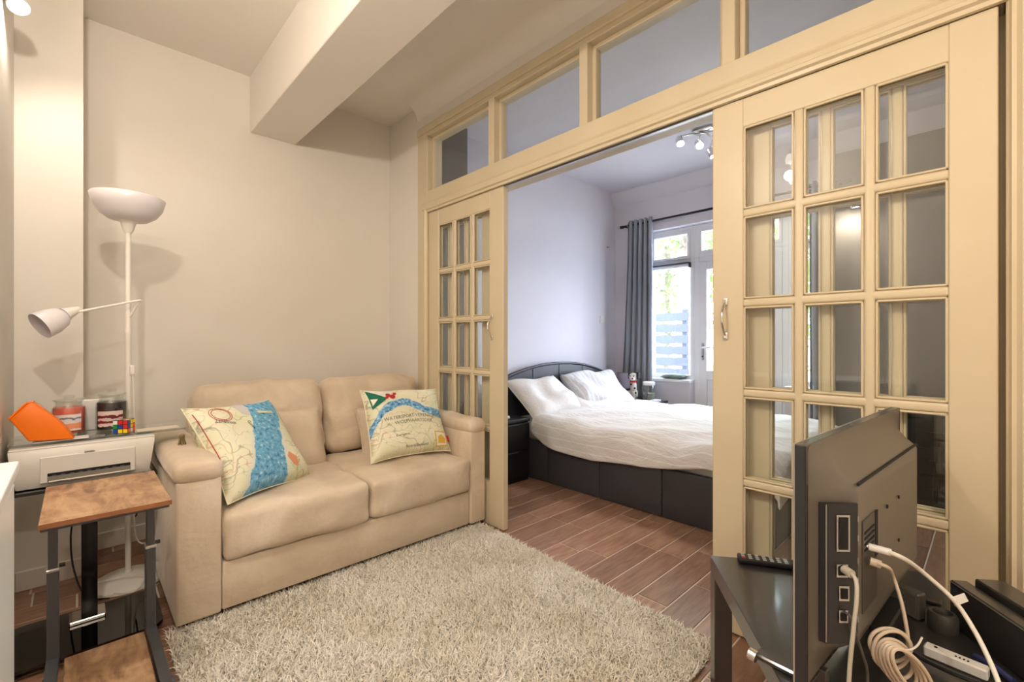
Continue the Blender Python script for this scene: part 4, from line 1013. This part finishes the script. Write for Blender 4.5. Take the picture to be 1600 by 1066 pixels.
# duvet: sheet laid on the mattress, wrapping over the near side and the foot
def lowz(y_):
    return float(np.interp(y_, [.7, 1.13, 1.35, 1.55, 1.75, 1.95, 2.2, 2.42, 2.55], [.36, .395, .37, .335, .312, .298, .300, .325, .40]))
NU, NV = 64, 72; v = []; f = []; uvs = []
EX, EY = BX0 - .035, BY0 - .03; TOP = .495
for j in range(NV + 1):
    tv_ = j / NV; ypar = 2.56 - tv_ * (2.56 - EY + .20)
    for i in range(NU + 1):
        tu = i / NU
        yy = max(ypar, EY); drop_l = TOP - lowz(yy)
        xpar = EX - drop_l + tu * (BX1 + .03 - EX + drop_l)
        over = max(0., EX - xpar); oy = max(0., EY - ypar)
        x = max(xpar, EX); R = .07
        # rounded edge
        def wrap(p, e):
            dd_ = e - p
            if dd_ < -R: return p, 0.
            a = (dd_ + R) / R
            if a < PI / 2: return e + R - R * math.cos(PI / 2 - a) - 0., R * (1 - math.sin(PI / 2 - a))
            return e, R + (a - PI / 2) * R
        X_, dz1 = wrap(xpar, EX); Y_, dz2 = wrap(ypar, EY)
        q = Vector((X_ * 1.1, Y_ * 1.1, 0))
        puff = .032 * (math.sin(min(1, max(0, (X_ - EX) / (BX1 - EX))) * PI) ** .6) * (1 - .3 * tv_)
        fold = .030 * mnoise.noise(Vector((X_ * 2.2, Y_ * 3.2, 1))) + .022 * (1 - abs(mnoise.noise(Vector((X_ * 2.6 + Y_ * 1.2, Y_ * 1.6, 8))))) ** 6 + .016 * mnoise.noise(Vector((X_ * 6, Y_ * 7, 3))) + .010 * math.sin(Y_ * 9 + X_ * 16 + 2 * mnoise.noise(q * 2))
        z = TOP + puff - dz1 - dz2 + fold * (1 if dz1 + dz2 < .1 else .3)
        if dz1 > .06:      # hanging part: ripples in and out
            X_ -= .012 + .030 * (dz1) * (1 + math.sin(Y_ * 17 + 1.5 * mnoise.noise(Vector((Y_ * 3, 2, 0))))) * .8 + .012 * mnoise.noise(Vector((Y_ * 8, z * 9, 5)))
        if dz2 > .06: Y_ -= .01 + .03 * dz2 * (1 + math.sin(X_ * 19))
        z = max(z, .26)
        v.append((X_, Y_, z)); uvs.append((xpar, ypar))
for j in range(NV):
    for i in range(NU): f.append((j * (NU + 1) + i, j * (NU + 1) + i + 1, (j + 1) * (NU + 1) + i + 1, (j + 1) * (NU + 1) + i))
dv = thing('duvet', 'crumpled white striped duvet spread over the bed', 'duvet', (3.4, 1.7, .55))
mb = MB().add(v, f); mb.uv = uvs; do = mb.build('cover', m_duv, dv, True, angle=120)
sd = do.modifiers.new('thick', 'SOLIDIFY'); sd.thickness = .018; sd.offset = -1
ss = do.modifiers.new('sub', 'SUBSURF'); ss.levels = 1; ss.render_levels = 1
pillow('bed_pillow', 'crumpled plain white pillow at the near side of the headboard', 'pillow', m_pil1, (2.985, 2.705, .636), (.70, .03, .03), (.08, .42, .36), .66, .46, .17, 34, .05, 8, 'bed pillows', .05, 5)
pillow('bed_pillow', 'striped white pillow on the far side by the bedside lamp', 'pillow', m_pil, (3.77, 2.70, .642), (.75, -.03, .0), (.05, .42, .38), .78, .47, .19, 34, .045, 9, 'bed pillows', .05, 5)
pillow('bed_pillow', 'flat white pillow tucked under the striped pillow', 'pillow', m_pil1, (3.62, 2.64, .545), (.75, -.02, .0), (-.04, .5, .10), .70, .42, .11, 20, .02, 10, 'bed pillows', .05, 5)
# bedside cabinets
m_ns = M('black_cabinet', rgb(30, 30, 33), .35)
def nightstand(label, x0, x1, y0, y1, h):
    n = thing('nightstand', label, 'nightstand', ((x0 + x1) / 2, (y0 + y1) / 2, 0), 0, 'black bedside cabinets')
    B(x0, x1, y0 + .018, y1, .0, h - .026, .003).build('body', m_ns, n)
    B(x0 - .004, x1 + .004, y0 - .002, y1, h - .026, h, .004).build('top', m_ns, n)
    hh = (h - .026 - .05) / 2
    for k in range(2):
        z0_ = .04 + k * (hh + .004); d_ = B(x0 + .004, x1 - .004, y0, y0 + .018, z0_, z0_ + hh - .004, .002).build('drawer', m_ns, n)
        B((x0 + x1) / 2 - .05, (x0 + x1) / 2 + .05, y0 - .006, y0 + .001, z0_ + hh - .018, z0_ + hh - .008, .002).build('finger_pull', m_blk, d_)
nightstand('black two-drawer bedside cabinet between the doorway and the bed', 2.285, 2.650, 2.575, 2.90, .50)
nightstand('black bedside cabinet by the window under the small lamp', 4.212, 4.462, 2.33, 2.90, .50)
wr = thing('white_tube', 'small white tube lying on the near bedside cabinet', 'tube', (2.42, 2.62, .5)); MB().tube([(2.375, 2.62, .521), (2.43, 2.615, .521)], .020, 14, False).build('body', m_white, wr, True); MB().tube([(2.43, 2.615, .521), (2.452, 2.613, .521)], .014, 12, False).build('cap', m_white, wr, True)
# small lamp, dog figure, jar, book
bl_ = thing('bedside_lamp', 'small table lamp with lilac grey drum shade', 'table lamp', (4.37, 2.795, .5))
m_sh = M('lilac_grey_fabric', rgb(150, 144, 156), .85, bump=(150, .1, .001))
MB().lathe([(.045, .5), (.045, .512), (.016, .52), (.022, .56), (.012, .60), (.006, .62), (.006, .66)], (4.37, 2.795, 0), 24).build('base', m_steel, bl_, True)
MB().lathe([(.088, .605), (.082, .770), (.079, .770), (.085, .606)], (4.37, 2.795, 0), 32).build('shade', m_sh, bl_, True, angle=50)
dg = thing('dog_figure', 'seated white spotted dog figure with red collar and black ears', 'figurine', (4.31, 2.645, .5))
m_dogw = M('white_dog_fur', rgb(226, 220, 214), .85, col2=rgb(210, 202, 196), nscale=20); m_dogb = M('black_dog_fur', rgb(36, 33, 34), .8)
x, y_, z = 4.31, 2.645, .5
body = MB(); body.soft((x, y_, z + .055), (.085, .09, .11), .04, (3, 3, 3)); body.soft((x - .008, y_ - .004, z + .13), (.066, .066, .11), .03, (3, 3, 3)); body.build('body', m_dogw, dg, True, angle=80)
hd_ = MB().soft((x - .014, y_ - .008, z + .235), (.088, .085, .09), .04, (4, 4, 4)).build('head', m_dogw, dg, True, angle=80)
MB().soft((x - .062, y_ - .03, z + .218), (.05, .042, .038), .018, (2, 2, 2)).build('muzzle', m_dogw, hd_, True, angle=80)
MB().soft((x - .086, y_ - .042, z + .226), (.016, .018, .014), .007, (1, 1, 1)).build('nose', m_dogb, hd_, True)
for s_ in (-1, 1):
    MB().soft((x + .0, y_ - .008 + s_ * .050, z + .250), (.046, .024, .075), .009, (2, 1, 3)).build('ear', m_dogb, hd_, True)
    MB().soft((x - .055, y_ - .016 + s_ * .022, z + .250), (.012, .012, .014), .006, (1, 1, 1)).build('eye', m_dogb, hd_, True)
    MB().soft((x - .045, y_ + s_ * .030, z + .045), (.032, .03, .09), .014, (2, 2, 3)).build('front_leg', m_dogw, dg, True)
    MB().soft((x - .058, y_ + s_ * .034, z + .012), (.05, .034, .024), .011, (2, 2, 1)).build('paw', m_dogw, dg, True)
for (a, b, c) in ((-.044, .0, .16), (-.02, -.04, .07), (-.03, -.034, .12)): MB().soft((x + a, y_ + b, z + c), (.018, .018, .022), .008, (1, 1, 1)).build('spot', m_dogb, dg, True)
MB().lathe([(.033, -.008), (.037, 0), (.033, .008)], (x - .010, y_ - .005, z + .187), 24).build('collar', m_redp, dg, True)
jr = thing('storage_jar', 'clear glass storage jar with pale lid by the window', 'jar', (4.33, 2.475, .5))
MB().lathe([(.06, .502), (.066, .51), (.066, .635), (.058, .655), (.055, .66), (.052, .656), (.062, .632), (.062, .512), (0, .508)], (4.33, 2.475, 0), 28).build('glass', m_jar, jr, True, angle=50)
MB().lathe([(.058, .66), (.062, .665), (.062, .688), (.055, .694), (0, .695)], (4.33, 2.475, 0), 28).build('lid', m_white, jr, True)
MB().lathe([(.058, .513), (.058, .575), (0, .578)], (4.33, 2.475, 0), 24).build('contents', M('pale_green_contents', rgb(168, 176, 160), .7, col2=rgb(120, 124, 112), nscale=40), jr, True)
B(4.262, 4.268, 2.45, 2.50, .54, .60, .001).build('label', M('grey_label', rgb(96, 100, 96), .6), jr)
bk = thing('paperback', 'thin pale book lying on the far bedside cabinet', 'book', (4.28, 2.39, .5)); B(4.225, 4.345, 2.345, 2.405, .501, .516, .001).build('pages', m_white, bk); B(4.223, 4.347, 2.343, 2.407, .516, .518, .0005).build('cover', M('pale_blue_cover', rgb(196, 204, 216), .5), bk); B(4.223, 4.347, 2.343, 2.407, .4995, .501).build('cover', bpy.data.materials['pale_blue_cover'], bk)
# window sill cushion
pillow('sill_cushion', 'small grey green cushion lying on the window sill', 'cushion', M('grey_green_fabric', rgb(122, 134, 126), .85, col2=rgb(104, 118, 112), nscale=14), (4.66, 2.36, SILL + .04), (0, -1, .04), (1, 0, .06), .26, .12, .055, 16, .008, 12)
# light switch
sw = thing('light_switch', 'white square light switch on the bedroom wall', 'light switch', (4.27, YBED, 1.36)); B(4.228, 4.312, YBED - .009, YBED, 1.318, 1.402, .003).build('plate', m_white, sw); B(4.255, 4.285, YBED - .013, YBED - .008, 1.345, 1.375, .002).build('rocker', m_white, sw)
# curtains and pole
RX, RZ = 4.515, 2.42
rod = thing('curtain_pole', 'black curtain pole with glass ball finial above the window', 'curtain pole', (RX, 1.9, RZ))
MB().tube([(RX, .78, RZ), (RX, 2.915, RZ)], .013, 14, False).build('pole', m_blkm, rod, True)
MB().tube([(RX, 2.90, RZ), (RX, 2.935, RZ)], .018, 14, False).build('end_cap', m_blkm, rod, True)
MB().lathe([(0, -.022), (.013, -.018), (.021, -.006), (.021, .006), (.013, .018), (0, .022)], (RX, 2.957, RZ), 18).build('finial', m_jar, rod, True)
for yy in (2.885, .86):
    MB().tube([(RX, yy, RZ), (XW, yy, RZ)], .008, 8, False).build('bracket', m_blkm, rod, True)
m_cur = M('slate_grey_curtain', rgb(146, 151, 162), .8, bump=(90, .1, .001), sheen=.3)
def curtain(label, ya, yb, yab, ybb, npl, zb):
    c = thing('curtain', label, 'curtain', (RX, (ya + yb) / 2, zb), 0, 'grey eyelet curtains')
    NS, NZ = npl * 14, 40; v = []; f = []
    for k in range(NZ + 1):
        t_ = k / NZ; z = RZ + .045 - t_ * (RZ + .045 - zb); e = t_ ** 1.4
        A_, B_ = ya + (yab - ya) * e, yb + (ybb - yb) * e
        for i in range(NS + 1):
            s_ = i / NS; ph = s_ * npl * 2 * PI
            amp = .036 * (1 - .25 * t_) + .012 * mnoise.noise(Vector((s_ * 5, t_ * 3, npl)))
            x = RX + amp * math.sin(ph + 1.1 * mnoise.noise(Vector((s_ * 3, t_ * 2.2, 4))) * t_ * 2)
            v.append((min(x, XW - .012), A_ + (B_ - A_) * s_ + .010 * math.sin(2 * ph) , z))
    for k in range(NZ):
        for i in range(NS): f.append((k * (NS + 1) + i, k * (NS + 1) + i + 1, (k + 1) * (NS + 1) + i + 1, (k + 1) * (NS + 1) + i))
    o = MB().add(v, f).build('fabric', m_cur, c, True, angle=120); sd_ = o.modifiers.new('thick', 'SOLIDIFY'); sd_.thickness = .003
    for q in range(npl * 2):
        yy = ya + (yb - ya) * (q + .0 if q else .02) / (npl * 2)
        MB().lathe([(.018, -.003), (.024, -.003), (.024, .003), (.018, .003)], (RX, yy, RZ), 18, Matrix.Rotation(PI / 2, 4, 'X')).build('eyelet', m_steel, c, True)
curtain('slate grey curtain hanging left of the garden window', 2.835, 2.535, 2.945, 2.535, 5, .06)
curtain('slate grey curtain gathered at the right end of the pole', 1.075, .90, 1.06, .90, 3, .06)
# ceiling spot bar
CX_, CY_, CZ_ = 3.66, 1.60, CEIL
cl = thing('ceiling_spot_bar', 'chrome ceiling light with three lit adjustable spots', 'ceiling light', (CX_, CY_, CZ_))
MB().soft((CX_, CY_, CZ_ - .012), (.10, .16, .024), .010, (3, 4, 1)).build('base_plate', m_chrome, cl, True)
m_glow2 = M('bright_bulb', (1, .95, .85, 1), .4, emit=((1, .93, .82, 1), 90.))
eR = Vector((math.sin(TH), -math.cos(TH), 0)); eF = Vector((math.cos(TH), math.sin(TH), 0))
c0 = Vector((CX_, CY_, CZ_ - .02))
heads = [(-.19, -.10, (-.3, -.3, -.75)), (-.035, -.115, (-.45, -.35, -.6)), (.075, -.20, (.1, -.4, -.9))]
MB().tube([c0 + eR * -.17 + Vector((0, 0, -.035)), c0 + eR * -.10 + Vector((0, 0, -.02)), c0 + Vector((0, 0, -.012)), c0 + eR * .045 + Vector((0, 0, -.035)), c0 + eR * .075 + Vector((0, 0, -.07)), c0 + eR * .075 + Vector((0, 0, -.11))], .007, 10).build('curved_bar', m_chrome, cl, True)
for (r_, dz, dr) in heads:
    hc_ = c0 + eR * r_ + Vector((0, 0, dz)); spot_head(cl, tuple(hc_), dr, .030, .075, m_chrome, m_glow2)
    MB().tube([hc_ - Vector(dr).normalized() * .06, c0 + eR * r_ * .95 + Vector((0, 0, -.03))], .005, 8, False).build('joint', m_chrome, cl, True)
    lo = lamp_obj('spot_light', 'SPOT', hc_ + Vector(dr).normalized() * .03 - Vector(cl.location), BED_W, (1, .93, .85), .03, dr, 2.5); lo.parent = cl
# wall spot on the taupe wall, seen through the right door
sx_, sy_, sz_ = XW, .80, 2.24
wsp = thing('twin_wall_spot', 'twin wall spotlight shining down the taupe wall', 'wall light', (sx_, sy_, sz_))
MB().lathe([(.04, 0), (.04, .015), (0, .016)], (sx_, sy_, sz_), 24, Matrix.Rotation(-PI / 2, 4, 'Y')).build('wall_plate', m_blkm, wsp, True)
for k in (-1, 1):
    c_ = (sx_ - .11, sy_ + k * .05, sz_ - .04 + k * .012); spot_head(wsp, c_, (.12, 0, -1), .036, .09, m_blkm, m_glow2)
    MB().tube([(sx_ - .015, sy_ + k * .012, sz_), (sx_ - .07, sy_ + k * .04, sz_ + .005), (sx_ - .115, sy_ + k * .05, sz_ + .0)], .007, 8).build('arm', m_blkm, wsp, True)
lo = lamp_obj('spot_light', 'SPOT', (-.14, 0, -.075), 9, (1, .88, .70), .03, (.55, 0, -.85), 2.0); lo.parent = wsp
# low black chest below it, added to fill the dark beyond the door
ch = thing('filler_chest', 'low black chest of drawers added to fill the dark beyond the right glazed door', 'chest of drawers', (4.38, .22, 0))
B(4.15, 4.60, -.12, .55, 0, .60, .004).build('body', m_ns, ch); B(4.135, 4.605, -.14, .57, .60, .625, .004).build('top', m_ns, ch)
for k in range(3): 
    dw = B(4.138, 4.152, -.105, .535, .03 + k * .19, .21 + k * .19, .003).build('drawer', m_ns, ch); B(4.128, 4.14, .12, .30, .12 + k * .19, .13 + k * .19, .002).build('handle', m_blk, dw)

# ================================================================== GARDEN
gd = struct('ground', B(XW + WT + .001, 16, -8, 14, -.15, -.02), M('pale_patio_stone', rgb(214, 210, 202), .8, col2=rgb(196, 190, 180), nscale=3), 'pale paved garden ground outside the window')
fe = thing('slatted_fence', 'dark slatted garden screen outside the left window', 'fence', (7.2, 3.75, 0))
m_fe = M('dark_stained_slat', rgb(44, 50, 62), .7)
for yy in (3.44, 4.12): B(7.2, 7.27, yy, yy + .07, -.02, 1.64, .004).build('post', m_fe, fe)
for k in range(7): B(7.17, 7.2, 3.40, 4.24, .34 + k * .185, .34 + k * .185 + .135, .003).build('slat', m_fe, fe)
bt = thing('garden_bench', 'pale stone bench in front of the tree outside', 'bench', (7.6, 3.1, 0)); mst = M('white_stone', rgb(236, 234, 230), .7)
B(7.4, 7.8, 2.7, 3.42, .66, .72, .008).build('seat', mst, bt); B(7.45, 7.75, 2.75, 2.85, -.02, .66, .006).build('leg', mst, bt); B(7.45, 7.75, 3.27, 3.37, -.02, .66, .006).build('leg', mst, bt)
m_bark = M('grey_bark', rgb(110, 100, 88), .9, col2=rgb(80, 72, 62), nscale=7, bump=(12, .6, .02))
def leaf_mat():
    t = NT('green_leaf'); co = t.coord('Object'); n = t.noise(co, 1.6, 3)
    c = t.ramp(n, [(.3, rgb(70, 118, 46)), (.5, rgb(110, 156, 72)), (.7, rgb(150, 190, 104))]); t.link(c, t.b.inputs['Base Color']); t.b.inputs['Roughness'].default_value = .6
    tr = t.new('ShaderNodeBsdfTranslucent'); t.link(c, tr.inputs[0]); mx = t.new('ShaderNodeMixShader'); mx.inputs[0].default_value = .45
    t.link(t.b.outputs[0], mx.inputs[1]); t.link(tr.outputs[0], mx.inputs[2]); t.link(mx.outputs[0], t.out.inputs[0]); return t.m
m_leaf = leaf_mat()
def tree(label, x, y_, h, r, crown, nl, zc, seed, group='garden trees'):
    t_ = thing('tree', label, 'tree', (x, y_, -.02), 0, group); rs = np.random.RandomState(seed)
    MB().lathe([(r * 1.5, -.02), (r * 1.1, .25), (r, .8), (r * .85, h * .5), (r * .5, h * .8), (.02, h)], (x, y_, 0), 18).build('trunk', m_bark, t_, True)
    for k in range(7):
        a = k * 2.4 + seed; z0_ = h * (.38 + .07 * k); MB().tube([(x, y_, z0_), (x + .5 * crown * math.cos(a) * .5, y_ + .5 * crown * math.sin(a) * .5, z0_ + .25), (x + crown * .8 * math.cos(a), y_ + crown * .8 * math.sin(a), z0_ + .7)], r * .22, 7).build('branch', m_bark, t_, True)
    cen = rs.randn(34, 3); cen /= np.linalg.norm(cen, axis=1)[:, None]; cen *= (rs.rand(34, 1) ** .4) * np.array([crown, crown, crown * .85]); cen += np.array([x, y_, zc])
    P_ = cen[rs.randint(0, 34, nl)] + rs.randn(nl, 3) * crown * .20
    P_[:, 2] = np.maximum(P_[:, 2], .3); P_[:, 0] = np.maximum(P_[:, 0], 6.0)
    d1 = rs.randn(nl, 3); d1 /= np.linalg.norm(d1, axis=1)[:, None]; d2 = np.cross(d1, rs.randn(nl, 3)); d2 /= np.linalg.norm(d2, axis=1)[:, None]
    L2 = (.07 + .05 * rs.rand(nl))[:, None]
    vv_ = np.stack([P_ - d1 * L2, P_ + d2 * L2 * .5, P_ + d1 * L2, P_ - d2 * L2 * .5], 1).reshape(-1, 3)
    me_ = bpy.data.meshes.new('foliage'); me_.from_pydata((vv_ - np.array([x, y_, -.02])).tolist(), [], [(4 * i, 4 * i + 1, 4 * i + 2, 4 * i + 3) for i in range(nl)]); me_.materials.append(m_leaf)
    o = bpy.data.objects.new('foliage', me_); COL.objects.link(o); o.parent = t_; o['kind'] = 'stuff'
tree('thick trunked garden tree behind the slatted screen', 9.0, 4.25, 6.5, .23, 2.2, 2600, 4.4, 1)
tree('leafy garden tree seen through the glazed garden door', 9.6, 1.9, 5.6, .14, 1.9, 2400, 3.0, 2)
tree('leafy tree at the far end of the garden', 12.5, 6.6, 6.5, .18, 2.4, 2000, 3.4, 3)
tree('bushy tree at the far right of the garden', 12.0, 3.4, 6.0, .16, 2.3, 2000, 2.6, 4)
